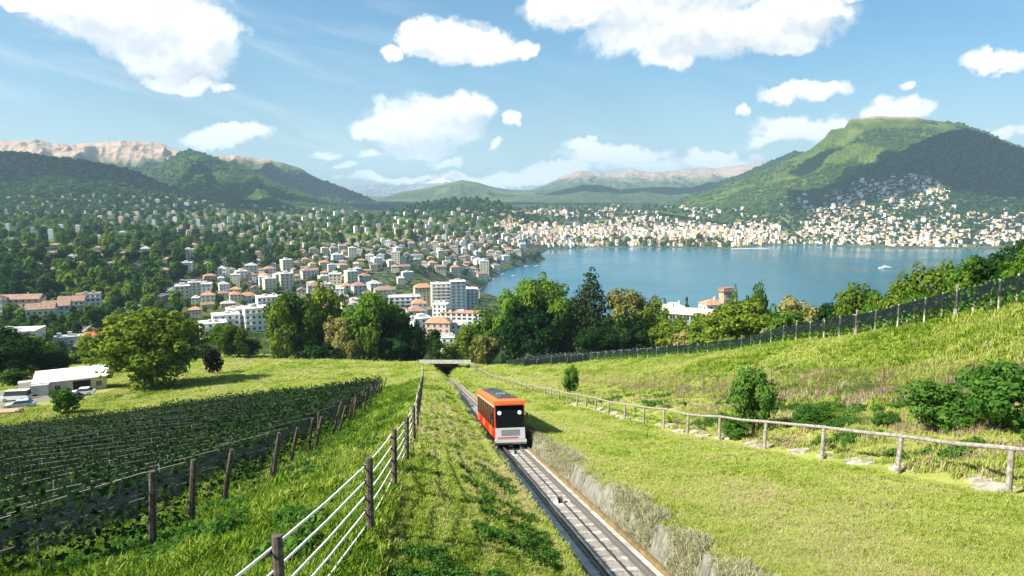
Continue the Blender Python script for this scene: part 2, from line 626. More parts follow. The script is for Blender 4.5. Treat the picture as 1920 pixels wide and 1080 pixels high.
def shore_dist(X, Y):
    """signed distance to the lake shore, negative on the water"""
    X = np.asarray(X, float)
    Y = np.asarray(Y, float)
    best = np.full(X.shape, 1e9)
    ins = np.zeros(X.shape, bool)
    n = len(SH)
    for i in range(n):
        x0, y0 = SH[i]
        x1, y1 = SH[(i + 1) % n]
        dx, dy = x1 - x0, y1 - y0
        tt = np.clip(((X - x0) * dx + (Y - y0) * dy) / (dx * dx + dy * dy), 0, 1)
        best = np.minimum(best, np.hypot(X - x0 - tt * dx, Y - y0 - tt * dy))
        cond = ((y0 > Y) != (y1 > Y)) & (X < (x1 - x0) * (Y - y0) / (y1 - y0 + 1e-12) + x0)
        ins ^= cond
    return np.where(ins, -best, best)


MID = [  # px, py, distance: where the ground of the valley and the town shows
    (830, 640, 450), (870, 615, 560), (650, 545, 880), (600, 505, 1100), (430, 548, 740), (440, 625, 430), (560, 600, 520), (330, 545, 700), (250, 580, 520),
    (120, 605, 470), (20, 620, 390), (-150, 620, 380), (60, 570, 560), (200, 505, 720), (0, 500, 760), (-250, 500, 800), (200, 445, 1150), (0, 445, 1150), (-300, 440, 1200), (200, 402, 1900),
    (0, 402, 1900), (-300, 400, 1900), (380, 500, 850), (450, 440, 1500), (400, 415, 1800), (550, 420, 1900), (700, 425, 2000), (620, 450, 1450), (700, 470, 1250), (760, 490, 1250),
    (840, 480, 1650), (780, 450, 1700), (900, 430, 2450), (860, 500, 1450), (950, 470, 2100), (1000, 445, 2600), (1000, 462, 2420), (860, 540, 1080),
    (880, 400, 3100), (980, 410, 3300), (1200, 440, 3200), (1100, 455, 2900), (1300, 405, 3900), (1200, 395, 4400), (1150, 382, 5600), (1000, 385, 5200), (1400, 430, 3400), (1350, 445, 3100),
    (1500, 420, 3350), (1450, 375, 4200), (1550, 400, 3600), (1620, 440, 3050), (1700, 400, 3450), (1700, 340, 4100), (1800, 440, 3050), (1850, 400, 3400), (1900, 370, 3700), (2200, 440, 3000), (2200, 380, 3700), (1600, 360, 3950),
    (500, 395, 3000), (640, 400, 3600), (700, 395, 4500), (850, 385, 5000), (820, 385, 7000), (1300, 376, 7500), (300, 385, 3000), (0, 385, 3000), (-300, 385, 3000),
    (1100, 370, 9000), (800, 370, 10000), (400, 370, 9000), (0, 370, 9000), (1700, 370, 9000), (2300, 370, 9000), (-400, 370, 9000),
]
pts = [at(*m) for m in MID]
bl = np.concatenate([np.linspace(-200, 110, 16), np.full(6, -200.0), np.full(6, 110.0)])
bD = np.concatenate([np.full(16, 335.0), np.linspace(120, 320, 6), np.linspace(60, 320, 6)])
bp_ = ground(bl, bD)
bp_[:, 2] -= 3.0
pts = np.array(list(bp_) + pts)
for p in [(700, 900), (500, 600), (900, 1100), (1000, 700)]:
    pts = np.vstack([pts, [p[0], p[1], 30.0]])


def _feat(X, Y):
    return np.stack([np.arctan2(X, Y) * 1.6, 0.8 * np.log(np.hypot(X, Y))], -1)


def _phi(r):
    return np.where(r > 1e-9, r * r * np.log(r + 1e-12), 0.0)


_C = _feat(pts[:, 0], pts[:, 1])
_K = _phi(np.linalg.norm(_C[:, None] - _C[None], axis=-1)) + 2e-4 * np.eye(len(_C))
_A = np.zeros((len(_C) + 3, len(_C) + 3))
_A[:len(_C), :len(_C)] = _K
_A[:len(_C), len(_C)] = 1
_A[:len(_C), len(_C) + 1:] = _C
_A[len(_C):, :len(_C)] = _A[:len(_C), len(_C):].T
_W = np.linalg.solve(_A, np.concatenate([pts[:, 2], np.zeros(3)]))


def land_z(X, Y, bumps=True):
    X = np.asarray(X, float)
    Y = np.asarray(Y, float)
    sh = X.shape
    f = _feat(X.ravel(), Y.ravel())
    out = np.empty(len(f))
    for i in range(0, len(f), 20000):
        q = f[i:i + 20000]
        r = np.linalg.norm(q[:, None] - _C[None], axis=-1)
        out[i:i + 20000] = _phi(r) @ _W[:len(_C)] + _W[len(_C)] + q @ _W[len(_C) + 1:]
    z = out.reshape(sh)
    if bumps:
        dd = np.hypot(X, Y)
        z = z + np.clip((dd - 350) / 500, 0, 1) * (9 * fbm(X / 260, Y / 260, 4, 41))
    s = shore_dist(X, Y)
    z = np.where(s > 0, np.maximum(np.minimum(z, 2.0 + s * 0.5), 1.6), -6 + 0 * z)
    return z


def land_hit(px, py, dmin=300.0, dmax=6500.0):
    """where the line of sight through a picture point meets the wide terrain"""
    d = pix_dir(px, py)
    ks = dmin * (dmax / dmin) ** np.linspace(0, 1, 260)
    Q = CAM + ks[:, None] * d
    dz = Q[:, 2] - land_z(Q[:, 0], Q[:, 1])
    i = np.argmax(dz < 0)
    if dz[i] >= 0 or i == 0:
        return None
    k = ks[i - 1] + (ks[i] - ks[i - 1]) * dz[i - 1] / (dz[i - 1] - dz[i])
    q = CAM + k * d
    return q, k


az = np.linspace(R(-50), R(50), 420)
rr = 230 * (11500 / 230.0) ** np.linspace(0, 1, 380)
AZ, RR = np.meshgrid(az, rr)
TX, TY = RR * np.sin(AZ), RR * np.cos(AZ)
TZ = land_z(TX, TY)
# keep it under the near hillside where the two overlap
lx = TX - (TY / VPD[1]) * VPD[0]
ov = (lx > -200) & (lx < 110) & (TY < 336)
hh = near_h(np.clip(lx, -200, 110), np.clip(TY, 1, 344), False)
zz = S(lx, TY / 1.0, hh)[..., 2]
TZ = np.where(ov, np.minimum(TZ, zz - 6.0), TZ)

m_land, t, b = new_mat('valley_land')
geo = t.new('ShaderNodeNewGeometry')
P_ = geo.outputs['Position']
a = t.noise(P_, 0.004, 6.0, 0.6)
a2 = t.noise(P_, 0.022, 5.0, 0.65)
a3 = t.noise(P_, 0.12, 4.0, 0.7)
c = t.mix(t.ramp(a2, 0.40, 0.60), (0.015, 0.034, 0.009), (0.05, 0.085, 0.018))
c = t.mix(t.ramp(a, 0.52, 0.62), c, (0.15, 0.19, 0.04))
c = t.mix(t.math('MULTIPLY', t.ramp(a3, 0.48, 0.62), 0.55), c, (0.03, 0.055, 0.014))
at_u = t.new('ShaderNodeAttribute', attribute_name='urban')
ur = t.ramp(t.math('ADD', at_u.outputs['Fac'], t.math('MULTIPLY', t.math('SUBTRACT', a3, 0.5), 1.2)), 0.55, 0.8)
c = t.mix(t.math('MULTIPLY', ur, 0.8), c, t.mix(a2, (0.22, 0.20, 0.17), (0.34, 0.30, 0.25)))
t.put(b.inputs['Base Color'], c)
b.inputs['Roughness'].default_value = 0.95
b.inputs['Specular IOR Level'].default_value = 0.05
bp = t.new('ShaderNodeBump')
bp.inputs['Strength'].default_value = 1.0
bp.inputs['Distance'].default_value = 6.0
t.put(bp.inputs['Height'], a3)
t.put(b.inputs['Normal'], bp.outputs[0])
me = mesh_from('terrain', np.stack([TX, TY, TZ], -1).reshape(-1, 3), grid_faces(len(rr), len(az)), m_land, smooth=True)


def urban_amount(X, Y):
    d = np.hypot(X, Y)
    azd = np.degrees(np.arctan2(X, Y))
    u = np.where((azd > -24) & (azd < 8) & (d > 420) & (d < 2200), 0.55, 0.15)
    u = np.where((azd > -4) & (azd < 40) & (d > 2150) & (d < 4000), 0.62, u)
    s = shore_dist(X, Y)
    u = np.where((s > 0) & (s < 400) & (d > 1000), np.maximum(u, 0.6), u)
    return u


attr(me, 'urban', urban_amount(TX, TY))
tag(link('terrain', me), kind='structure')

# ---- lake
m_lake, t, b = new_mat('lake_water')
geo = t.new('ShaderNodeNewGeometry')
P_ = geo.outputs['Position']
b.inputs['Base Color'].default_value = (0.006, 0.100, 0.150, 1)
b.inputs['Roughness'].default_value = 0.18
b.inputs['IOR'].default_value = 1.33
b.inputs['Specular IOR Level'].default_value = 0.5
w = t.noise(t.vmath('MULTIPLY', P_, (1.0, 0.55, 1.0)), 0.09, 6.0, 0.6)
wl = t.noise(P_, 0.0035, 4.0, 0.6)
t.put(b.inputs['Roughness'], t.ramp(wl, 0.3, 0.7, 0.13, 0.27))
bp = t.new('ShaderNodeBump')
bp.inputs['Strength'].default_value = 0.5
bp.inputs['Distance'].default_value = 1.2
t.put(bp.inputs['Height'], w)
t.put(b.inputs['Normal'], bp.outputs[0])
LKx = np.linspace(-900, 4600, 12)
LKy = np.linspace(500, 3900, 12)
XX, YY = np.meshgrid(LKx, LKy)
me = mesh_from('lake', np.stack([XX, YY, np.zeros_like(XX)], -1).reshape(-1, 3), grid_faces(12, 12), m_lake)
tag(link('lake', me), kind='structure')


# ================================================================== mountains
def mountain_mat(name, wood, wood2, rock, zrock, soft=60.0, meadow=0.0, fine=1.0, meadow_col=(0.16, 0.18, 0.05)):
    m, t, b = new_mat(name)
    geo = t.new('ShaderNodeNewGeometry')
    P_ = geo.outputs['Position']
    sp = t.new('ShaderNodeSeparateXYZ')
    t.put(sp.inputs[0], P_)
    n0 = t.noise(P_, 0.0018 * fine, 5.0, 0.6)
    n1 = t.noise(P_, 0.008 * fine, 5.0, 0.65)
    n2 = t.noise(P_, 0.045 * fine, 5.0, 0.75)
    v = t.math('ADD', t.math('MULTIPLY', n1, 0.6), t.math('MULTIPLY', n2, 0.5))
    c = t.mix(t.ramp(v, 0.40, 0.70), wood, wood2)
    c = t.mix(t.math('MULTIPLY', t.ramp(n2, 0.46, 0.62), 0.8), c, tuple(x * 0.35 for x in wood))
    if meadow:
        c = t.mix(t.math('MULTIPLY', t.ramp(t.math('ADD', n0, t.math('MULTIPLY', n2, 0.15)), 0.62, 0.70), meadow), c, meadow_col)
    zv = t.math('ADD', sp.outputs[2], t.math('MULTIPLY', t.math('SUBTRACT', n1, 0.5), soft * 5.0))
    rk = t.mix(t.ramp(n2, 0.35, 0.65), tuple(x * 0.72 for x in rock), rock)
    rk = t.mix(t.math('MULTIPLY', t.ramp(n1, 0.5, 0.62), 0.5), rk, (0.13, 0.14, 0.07))
    c = t.mix(t.ramp(zv, zrock - soft, zrock + soft), c, rk)
    t.put(b.inputs['Base Color'], c)
    b.inputs['Roughness'].default_value = 1.0
    b.inputs['Specular IOR Level'].default_value = 0.0
    bp = t.new('ShaderNodeBump')
    bp.inputs['Strength'].default_value = 0.8
    bp.inputs['Distance'].default_value = 26.0
    t.put(bp.inputs['Height'], t.math('ADD', t.math('MULTIPLY', n2, 0.8), t.math('MULTIPLY', n1, 1.2)))
    t.put(b.inputs['Normal'], bp.outputs[0])
    return m


MT = {}


def mountain(key, ridge, base, mat, spur=0.30, scale=420.0, seed=0, n_u=None, n_v=90, back=0.7, jag=4.0, power=1.1, slant=0.0):
    """a mountain from its crest (px, py, distance) and its foot (px, distance, height)"""
    ridge = np.array(ridge, float)
    base = np.array(base, float)
    px = np.linspace(ridge[0, 0], ridge[-1, 0], n_u or int((ridge[-1, 0] - ridge[0, 0]) / 2.0) + 2)
    py = np.interp(px, ridge[:, 0], ridge[:, 1])
    for _ in range(2):
        py[1:-1] = 0.25 * py[:-2] + 0.5 * py[1:-1] + 0.25 * py[2:]
    Dr = np.interp(px, ridge[:, 0], ridge[:, 2])
    Db = np.interp(px, base[:, 0], base[:, 1])
    zb = np.interp(px, base[:, 0], base[:, 2])
    tx = (px - 960) / FPX / math.cos(PITCH)
    dirs = np.array([pix_dir(a_, b_) for a_, b_ in zip(px, py)])
    crest = CAM + Dr[:, None] * dirs
    zr = crest[:, 2] + jag * fbm(crest[:, 0] / 60, crest[:, 1] / 60, 4, seed + 50)
    v = np.linspace(0, 1 + back, n_v)
    V, _ = np.meshgrid(v, px, indexing='ij')
    d = Db + (crest[:, 1] - Db) * V
    k = d / crest[:, 1]
    X = crest[:, 0] * k
    Y = d
    Vf = np.clip(V, 0, 1)
    prof = Vf ** power
    prof = 0.75 * prof + 0.25 * Vf * Vf * (3 - 2 * Vf)
    Vb = np.clip(V - 1, 0, 1)
    prof = np.where(V > 1, 1 - 1.0 * Vb ** 1.2, prof)
    hgt = (zr - zb)
    env = np.sin(np.pi * np.clip(V, 0, 1.999) / 1.0) ** 2
    env = np.where(V > 1, 0.6 * np.clip(Vb * 3, 0, 1), np.sqrt(np.clip(env, 0, 1)) * (1 - 0.55 * Vf))
    # spurs and gullies run down the slope
    U = X + slant * Y
    sp_ = ridged(U / scale, Y / (scale * 2.2), 4, seed)
    fine = fbm(X / (scale * 0.3), Y / (scale * 0.3), 4, seed + 7)
    Z = zb + hgt * prof + hgt * env * spur * (sp_ - 0.1) + hgt * 0.05 * fine * np.clip(env * 2, 0, 1)
    me = mesh_from('mountain', np.stack([X, Y, Z], -1).reshape(-1, 3), grid_faces(n_v, len(px)), mat, smooth=True)
    o = tag(link('mountain', me), kind='structure')
    MT[key] = (X, Y, Z, px, v)
    return o


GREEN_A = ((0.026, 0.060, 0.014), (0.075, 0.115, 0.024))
PINK = (0.46, 0.33, 0.24)
m_back = mountain_mat('rocky_mountain', *GREEN_A, PINK, 500, 50, fine=0.6)
m_left = mountain_mat('wooded_mountain', *GREEN_A, PINK, 5000, 60, meadow=0.35)
m_bre = mountain_mat('green_mountain', (0.060, 0.100, 0.014), (0.130, 0.175, 0.026), (0.40, 0.33, 0.22), 760, 14, meadow=0.6)
m_dark = mountain_mat('dark_wooded_mountain', (0.012, 0.034, 0.014), (0.034, 0.066, 0.018), PINK, 5000, 60, meadow=0.0)  # dark woods, colour lowered further to deepen the cloud shade on the front hill
m_far = mountain_mat('far_mountain', (0.05, 0.085, 0.035), (0.09, 0.12, 0.045), (0.40, 0.30, 0.24), 480, 80, fine=0.9, meadow=0.5)
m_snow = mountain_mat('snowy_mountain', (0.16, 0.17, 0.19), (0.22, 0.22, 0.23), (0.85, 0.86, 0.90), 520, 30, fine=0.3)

mountain('snow', [(600, 360, 14500), (665, 349, 14500), (700, 343, 14500), (735, 347, 14500), (770, 346, 14500), (800, 342, 14500), (818, 337, 14500), (832, 333, 14500), (850, 341, 14500), (870, 340, 14500), (900, 352, 14500), (960, 362, 14500)],
         [(600, 12000, 180), (960, 12000, 180)], m_snow, spur=0.35, scale=500, seed=3, n_v=50, jag=14)
mountain('pink', [(900, 372, 11500), (980, 360, 11500), (1020, 348, 11500), (1050, 332, 11500), (1085, 319, 11500), (1110, 322, 11500), (1150, 325, 11500), (1185, 318, 11500), (1215, 322, 11500), (1260, 320, 11500), (1300, 315, 11500), (1345, 314, 11500), (1390, 309, 11500), (1430, 303, 11500), (1520, 300, 11500), (1600, 330, 11500)],
         [(900, 7600, 175), (1600, 7600, 175)], m_far, spur=0.48, scale=600, seed=5, n_v=80, jag=10)
mountain('back', [(-330, 285, 6600), (-200, 276, 6600), (-100, 268, 6600), (0, 263, 6600), (40, 265, 6600), (65, 260, 6600), (95, 268, 6600), (130, 270, 6600), (190, 266, 6600), (255, 264, 6600), (300, 268, 6600), (345, 286, 6500), (400, 292, 6400), (425, 293, 6300), (440, 290, 6200), (470, 294, 6200), (505, 300, 6200), (530, 305, 6200), (560, 314, 6100), (590, 332, 6000), (625, 345, 6000), (660, 358, 5900), (690, 370, 5800), (715, 382, 5800), (740, 390, 5800)],
         [(-330, 4300, 190), (300, 4300, 190), (740, 4600, 160)], m_back, spur=0.5, scale=480, seed=8, n_v=120, jag=9, power=1.0, slant=0.3)
mountain('mid', [(220, 350, 4700), (275, 320, 4700), (310, 302, 4700), (345, 283, 4700), (358, 281, 4700), (372, 284, 4700), (410, 298, 4650), (450, 312, 4600), (500, 333, 4500), (550, 354, 4400), (600, 372, 4300), (650, 386, 4200), (700, 400, 4200)],
         [(220, 2900, 165), (450, 2900, 140), (700, 3300, 120)], m_left, spur=0.52, scale=330, seed=12, n_v=120, jag=6, slant=0.5)
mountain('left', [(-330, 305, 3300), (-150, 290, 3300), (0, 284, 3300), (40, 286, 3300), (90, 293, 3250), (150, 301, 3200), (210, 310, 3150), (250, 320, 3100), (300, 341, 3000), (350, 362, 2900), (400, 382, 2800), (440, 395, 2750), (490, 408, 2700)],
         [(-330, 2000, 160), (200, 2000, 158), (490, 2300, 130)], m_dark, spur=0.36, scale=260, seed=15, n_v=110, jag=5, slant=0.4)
mountain('green', [(640, 395, 8000), (690, 384, 8000), (720, 370, 8000), (750, 360, 8000), (790, 354, 8000), (830, 346, 8000), (868, 337, 8000), (895, 342, 8000), (930, 352, 8000), (960, 356, 8000), (1000, 357, 8000), (1040, 356, 8000), (1080, 362, 8000), (1150, 372, 8000), (1220, 380, 8000)],
         [(640, 5600, 165), (1220, 5600, 165)], m_far, spur=0.42, scale=420, seed=18, n_v=80, jag=6)
mountain('shaded', [(1000, 372, 6900), (1030, 362, 6900), (1060, 354, 6900), (1095, 346, 6900), (1130, 347, 6900), (1165, 355, 6900), (1200, 352, 6900), (1240, 350, 6900), (1275, 352, 6900), (1300, 351, 6900), (1330, 341, 6900), (1350, 343, 6900), (1385, 350, 6900), (1430, 368, 6900), (1480, 378, 6900)],
         [(1000, 5500, 160), (1480, 5500, 165)], m_far, spur=0.25, scale=350, seed=21, n_v=70, jag=5)
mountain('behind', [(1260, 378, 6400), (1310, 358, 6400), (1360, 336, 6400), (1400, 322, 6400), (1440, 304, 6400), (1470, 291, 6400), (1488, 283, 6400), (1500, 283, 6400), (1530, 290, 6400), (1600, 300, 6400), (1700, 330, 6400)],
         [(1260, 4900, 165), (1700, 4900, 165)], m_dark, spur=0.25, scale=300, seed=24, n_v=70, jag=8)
mountain('bre', [(1230, 388, 4900), (1290, 372, 4900), (1340, 354, 4900), (1400, 331, 4900), (1450, 311, 4900), (1490, 294, 4900), (1520, 279, 4900), (1546, 258, 4900), (1558, 243, 4900), (1584, 239, 4900), (1592, 224, 4900), (1615, 221, 4900), (1650, 217, 4900), (1690, 219, 4900), (1718, 219, 4900), (1740, 224, 4900), (1780, 230, 4900), (1806, 230, 4900), (1815, 238, 4900), (1850, 248, 4900), (1880, 262, 4900), (1920, 276, 4900), (2000, 300, 4900), (2150, 330, 4900), (2300, 350, 4900)],
         [(1230, 3900, 120), (1400, 3500, 60), (1600, 3150, 20), (1900, 3050, 20), (2300, 3000, 20)], m_bre, spur=0.26, scale=300, seed=27, n_v=150, jag=6, power=1.25, slant=0.5)
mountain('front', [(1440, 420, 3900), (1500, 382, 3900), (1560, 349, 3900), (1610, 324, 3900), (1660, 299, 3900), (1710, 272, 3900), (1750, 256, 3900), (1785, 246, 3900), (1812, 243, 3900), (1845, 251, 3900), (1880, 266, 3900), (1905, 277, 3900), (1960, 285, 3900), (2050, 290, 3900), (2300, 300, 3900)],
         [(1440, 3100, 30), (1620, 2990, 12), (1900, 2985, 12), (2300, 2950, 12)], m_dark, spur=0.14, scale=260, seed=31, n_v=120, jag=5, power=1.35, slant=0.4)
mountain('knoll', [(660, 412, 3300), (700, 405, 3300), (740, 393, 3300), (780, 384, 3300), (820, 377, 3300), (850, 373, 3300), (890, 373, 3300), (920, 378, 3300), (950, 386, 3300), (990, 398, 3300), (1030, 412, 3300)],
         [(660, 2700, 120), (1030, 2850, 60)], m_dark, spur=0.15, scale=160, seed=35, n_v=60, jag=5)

# ---- fair-weather clouds high above the picture: their shadows lie on the hills
m_cloud, t, b = new_mat('cloud_white')
b.inputs['Base Color'].default_value = (0.9, 0.9, 0.92, 1)
b.inputs['Roughness'].default_value = 1.0
b.inputs['Specular IOR Level'].default_value = 0.0


def cloud(target, rx, ry, height=2700.0, seed=0, rz=0.0):
    tgt = Vector(target)
    k = (height - tgt.z) / to_sun.z
    c = tgt + to_sun * k
    nu, nv = 72, 30
    vs = []
    for j in range(nv + 1):
        ph = math.pi * j / nv - math.pi / 2
        for i in range(nu):
            th = 2 * math.pi * i / nu
            vs.append((math.cos(ph) * math.cos(th), math.cos(ph) * math.sin(th), math.sin(ph)))
    vs = np.array(vs)
    n = 1 + 0.55 * fbm(vs[:, 0] * 2.2 + 7 * seed, vs[:, 1] * 2.2 + vs[:, 2] * 1.7, 5, 60 + seed)
    zz = np.where(vs[:, 2] < 0, vs[:, 2] * 0.25, vs[:, 2])
    vs = np.stack([vs[:, 0] * rx * n, vs[:, 1] * ry * n, zz * 260 * n], -1)
    fs = []
    for j in range(nv):
        for i in range(nu):
            fs.append((j * nu + i, j * nu + (i + 1) % nu, (j + 1) * nu + (i + 1) % nu, (j + 1) * nu + i))
    o = link('cloud', mesh_from('cloud', vs, fs, m_cloud, smooth=True), loc=c)
    o.rotation_euler = (0, 0, rz)
    return tag(o, kind='stuff')


def tp(px, py, D):
    return at(px, py, D)


CLOUD_SHADOWS = [
    ((1790, 300, 3700), 900, 420, 2700, 1, 0.1), ((2150, 320, 3600), 900, 600, 2700, 2, 0.0),
    ((60, 345, 2900), 760, 420, 2600, 3, 0.2), ((330, 372, 2900), 420, 230, 2600, 4, 0.3), ((-350, 340, 2800), 800, 500, 2600, 10, 0.2),
    ((1100, 355, 6700), 480, 420, 2900, 5, 0.0), ((1270, 360, 6600), 420, 420, 2900, 6, 0.0),
    ((1540, 318, 4500), 260, 120, 2800, 7, 0.25), ((600, 355, 5300), 520, 500, 2900, 8, 0.0), ((470, 372, 3700), 260, 140, 2700, 9, 0.5),
]
for (q, rx, ry, hgt, sd, rz) in CLOUD_SHADOWS:
    cloud(at(*q), rx, ry, hgt, sd, rz)

# ---- the air
m_haze = bpy.data.materials.new('air')
m_haze.use_nodes = True
ht = NT(m_haze.node_tree)
ht.n.clear()
pv = ht.new('ShaderNodeVolumePrincipled')
pv.inputs['Color'].default_value = (0.52, 0.78, 1.0, 1)
pv.inputs['Density'].default_value = 6.0e-5
pv.inputs['Anisotropy'].default_value = 0.1
ho = ht.new('ShaderNodeOutputMaterial')
ht.put(ho.inputs['Volume'], pv.outputs[0])
hz = MB().box(-13500, 13500, -900, 20500, -8.5, 1200).build('haze', m_haze)
tag(hz, kind='stuff')
# ================================================================== plants: builders
GRN = {
    'mid': leaf_mat('leaves_mid_green', ((0.026, 0.075, 0.010), (0.080, 0.165, 0.017), (0.18, 0.27, 0.028))),
    'dark': leaf_mat('leaves_dark_green', ((0.008, 0.028, 0.008), (0.026, 0.070, 0.013), (0.068, 0.130, 0.022))),
    'bright': leaf_mat('leaves_bright_green', ((0.040, 0.090, 0.010), (0.105, 0.175, 0.018), (0.20, 0.26, 0.030))),
    'olive': leaf_mat('leaves_olive', ((0.030, 0.065, 0.009), (0.095, 0.155, 0.016), (0.21, 0.26, 0.030))),
    'pale': leaf_mat('leaves_pale_yellow', ((0.075, 0.095, 0.020), (0.19, 0.19, 0.050), (0.33, 0.31, 0.11))),
    'conifer': leaf_mat('needles', ((0.014, 0.030, 0.011), (0.032, 0.056, 0.018), (0.085, 0.095, 0.035)), 0.15),
    'purple': leaf_mat('leaves_dark_purple', ((0.012, 0.009, 0.010), (0.030, 0.018, 0.018), (0.055, 0.035, 0.028)), 0.2),
    'bush': leaf_mat('leaves_bush', ((0.030, 0.090, 0.018), (0.075, 0.175, 0.028), (0.16, 0.27, 0.05)), 0.4, 0.5),
    'vine': leaf_mat('leaves_vine', ((0.006, 0.020, 0.009), (0.016, 0.043, 0.013), (0.050, 0.092, 0.024)), 0.3, 0.5),
}
m_bark = simple('bark', (0.10, 0.075, 0.055), 0.9, 0.25, 6.0, bump=0.5)


def leaf_quads(P, N, size, r):
    """rhombic leaves at P facing N"""
    n = len(P)
    N = N / (np.linalg.norm(N, axis=1, keepdims=True) + 1e-9)
    ref = r.normal(size=(n, 3))
    A = np.cross(N, ref)
    A /= np.linalg.norm(A, axis=1, keepdims=True) + 1e-9
    B = np.cross(N, A)
    s = size * r.uniform(0.6, 1.35, (n, 1))
    bend = N * s * 0.18
    V = np.stack([P - A * s, P + B * s * 0.62 + bend, P + A * s, P - B * s * 0.62 + bend], 1).reshape(-1, 3)
    F = np.arange(n * 4).reshape(n, 4)
    return V, F


def crown_mesh(name, mat, seed, nclump=50, nleaf=70, leaf=0.03, shape='broad', lo=0.16, clump=0.15, ragged=0.25):
    r = np.random.default_rng(seed)
    C = []
    while len(C) < nclump:
        d = r.normal(size=3)
        d /= np.linalg.norm(d)
        if shape == 'broad':
            rad = r.uniform(0.60, 1.0) if r.random() < 0.8 else r.uniform(0.2, 0.6)
            lump = 1 + ragged * (math.sin(3.1 * d[0] + seed) * math.cos(2.7 * d[1] - seed * 1.3) + 0.6 * math.sin(5.3 * d[2] + seed * 2.1 + 4 * d[0]))
            h = (1 - lo) / 2
            p = np.array([d[0] * 0.5, d[1] * 0.5, d[2] * h]) * rad * lump * (1 - clump * 0.9)
            p[2] += lo + h
            cr = clump * r.uniform(0.65, 1.25)
        elif shape == 'tall':
            z = r.uniform(lo, 0.97)
            w = 0.5 * (1 - ((z - 0.45) / 0.6) ** 2) * r.uniform(0.5, 1.0)
            th = r.uniform(0, 6.283)
            p = np.array([w * math.cos(th), w * math.sin(th), z])
            cr = clump * r.uniform(0.7, 1.1)
        else:                                                    # conifer: whorls of drooping boughs
            z = 1 - (r.random() ** 0.6) * (1 - lo)
            w = 0.5 * (1 - z) ** 0.85 * r.uniform(0.55, 1.05) + 0.01
            th = r.uniform(0, 6.283)
            zz = round(z * 16) / 16 - w * 0.16
            p = np.array([w * math.cos(th), w * math.sin(th), zz])
            cr = clump * (0.45 + 0.75 * (1 - z))
        C.append((p, cr))
    PP, NN = [], []
    for p, cr in C:
        k = max(6, int(nleaf * (cr / clump) ** 2))
        d = r.normal(size=(k, 3))
        d /= np.linalg.norm(d, axis=1, keepdims=True)
        rad = r.uniform(0.55, 1.0, (k, 1)) ** 0.6
        sc = np.array([1, 1, 0.42 if shape == 'conifer' else 0.8])
        PP.append(p + d * cr * rad * sc)
        out = p - np.array([0, 0, 0.45])
        out = out / (np.linalg.norm(out) + 1e-6)
        NN.append(d * 0.75 + out * 0.35 + r.normal(size=(k, 3)) * 0.40 + np.array([0, 0, 0.25]))
    PP = np.concatenate(PP)
    NN = np.concatenate(NN)
    V, F = leaf_quads(PP, NN, leaf, r)
    if shape != 'conifer':
        V[:, 2] *= 1.0 / np.percentile(V[:, 2], 99.7)
        V[:, :2] *= 0.5 / np.percentile(np.hypot(V[:, 0], V[:, 1]), 98.5)
    V[:, 2] = np.maximum(V[:, 2], 0.0)
    return mesh_from(name, V, F, mat)


def trunk_mesh(seed, h=1.0, rad=0.03, limbs=5):
    r = random.Random(seed)
    mb = MB()
    x = r.uniform(-0.03, 0.03)
    mb.tube([(0, 0, -0.05), (0, 0, 0.02), (x, 0, 0.25), (x * 1.6, x, 0.55), (x, x, 0.8)], [rad * 1.5, rad * 1.15, rad, rad * 0.6, rad * 0.2], 7)
    for i in range(limbs):
        a = r.uniform(0, 6.28)
        z0 = r.uniform(0.22, 0.5)
        L = r.uniform(0.22, 0.36)
        mb.tube([(x, 0, z0), (x + math.cos(a) * L * 0.5, math.sin(a) * L * 0.5, z0 + L * 0.5), (x + math.cos(a) * L, math.sin(a) * L, z0 + L * 0.8)], [rad * 0.5, rad * 0.33, rad * 0.1], 5)
    return mb.mesh('trunk', m_bark)


TRUNKS = [trunk_mesh(s) for s in (1, 2, 3)]
CROWNS = {}


def crown(kind, big, seed, shape='broad', **kw):
    key = (kind, big, seed, shape, tuple(sorted(kw.items())))
    if key not in CROWNS:
        if big == 3:
            a = dict(nclump=150, nleaf=80, leaf=0.0225, clump=0.10)
        elif big == 2:
            a = dict(nclump=90, nleaf=70, leaf=0.030, clump=0.125)
        elif big == 1:
            a = dict(nclump=50, nleaf=45, leaf=0.050, clump=0.155)
        else:
            a = dict(nclump=16, nleaf=18, leaf=0.115, clump=0.20)
        a.update(kw)
        CROWNS[key] = crown_mesh('crown', GRN[kind], seed, shape=shape, **a)
    return CROWNS[key]


def tree(label, cat, base, w, h, kind, big=2, shape='broad', group=None, seed=0, name='tree', **kw):
    t_ = thing(name, label, cat, base, random.uniform(0, 6.28), group)
    c_ = link('crown', crown(kind, big, seed % 3 + 1, shape, **kw), t_)
    c_.scale = (w, w, h)
    k_ = link('trunk', TRUNKS[seed % 3], t_)
    k_.scale = (min(w, h) * 0.9, min(w, h) * 0.9, h)
    return t_


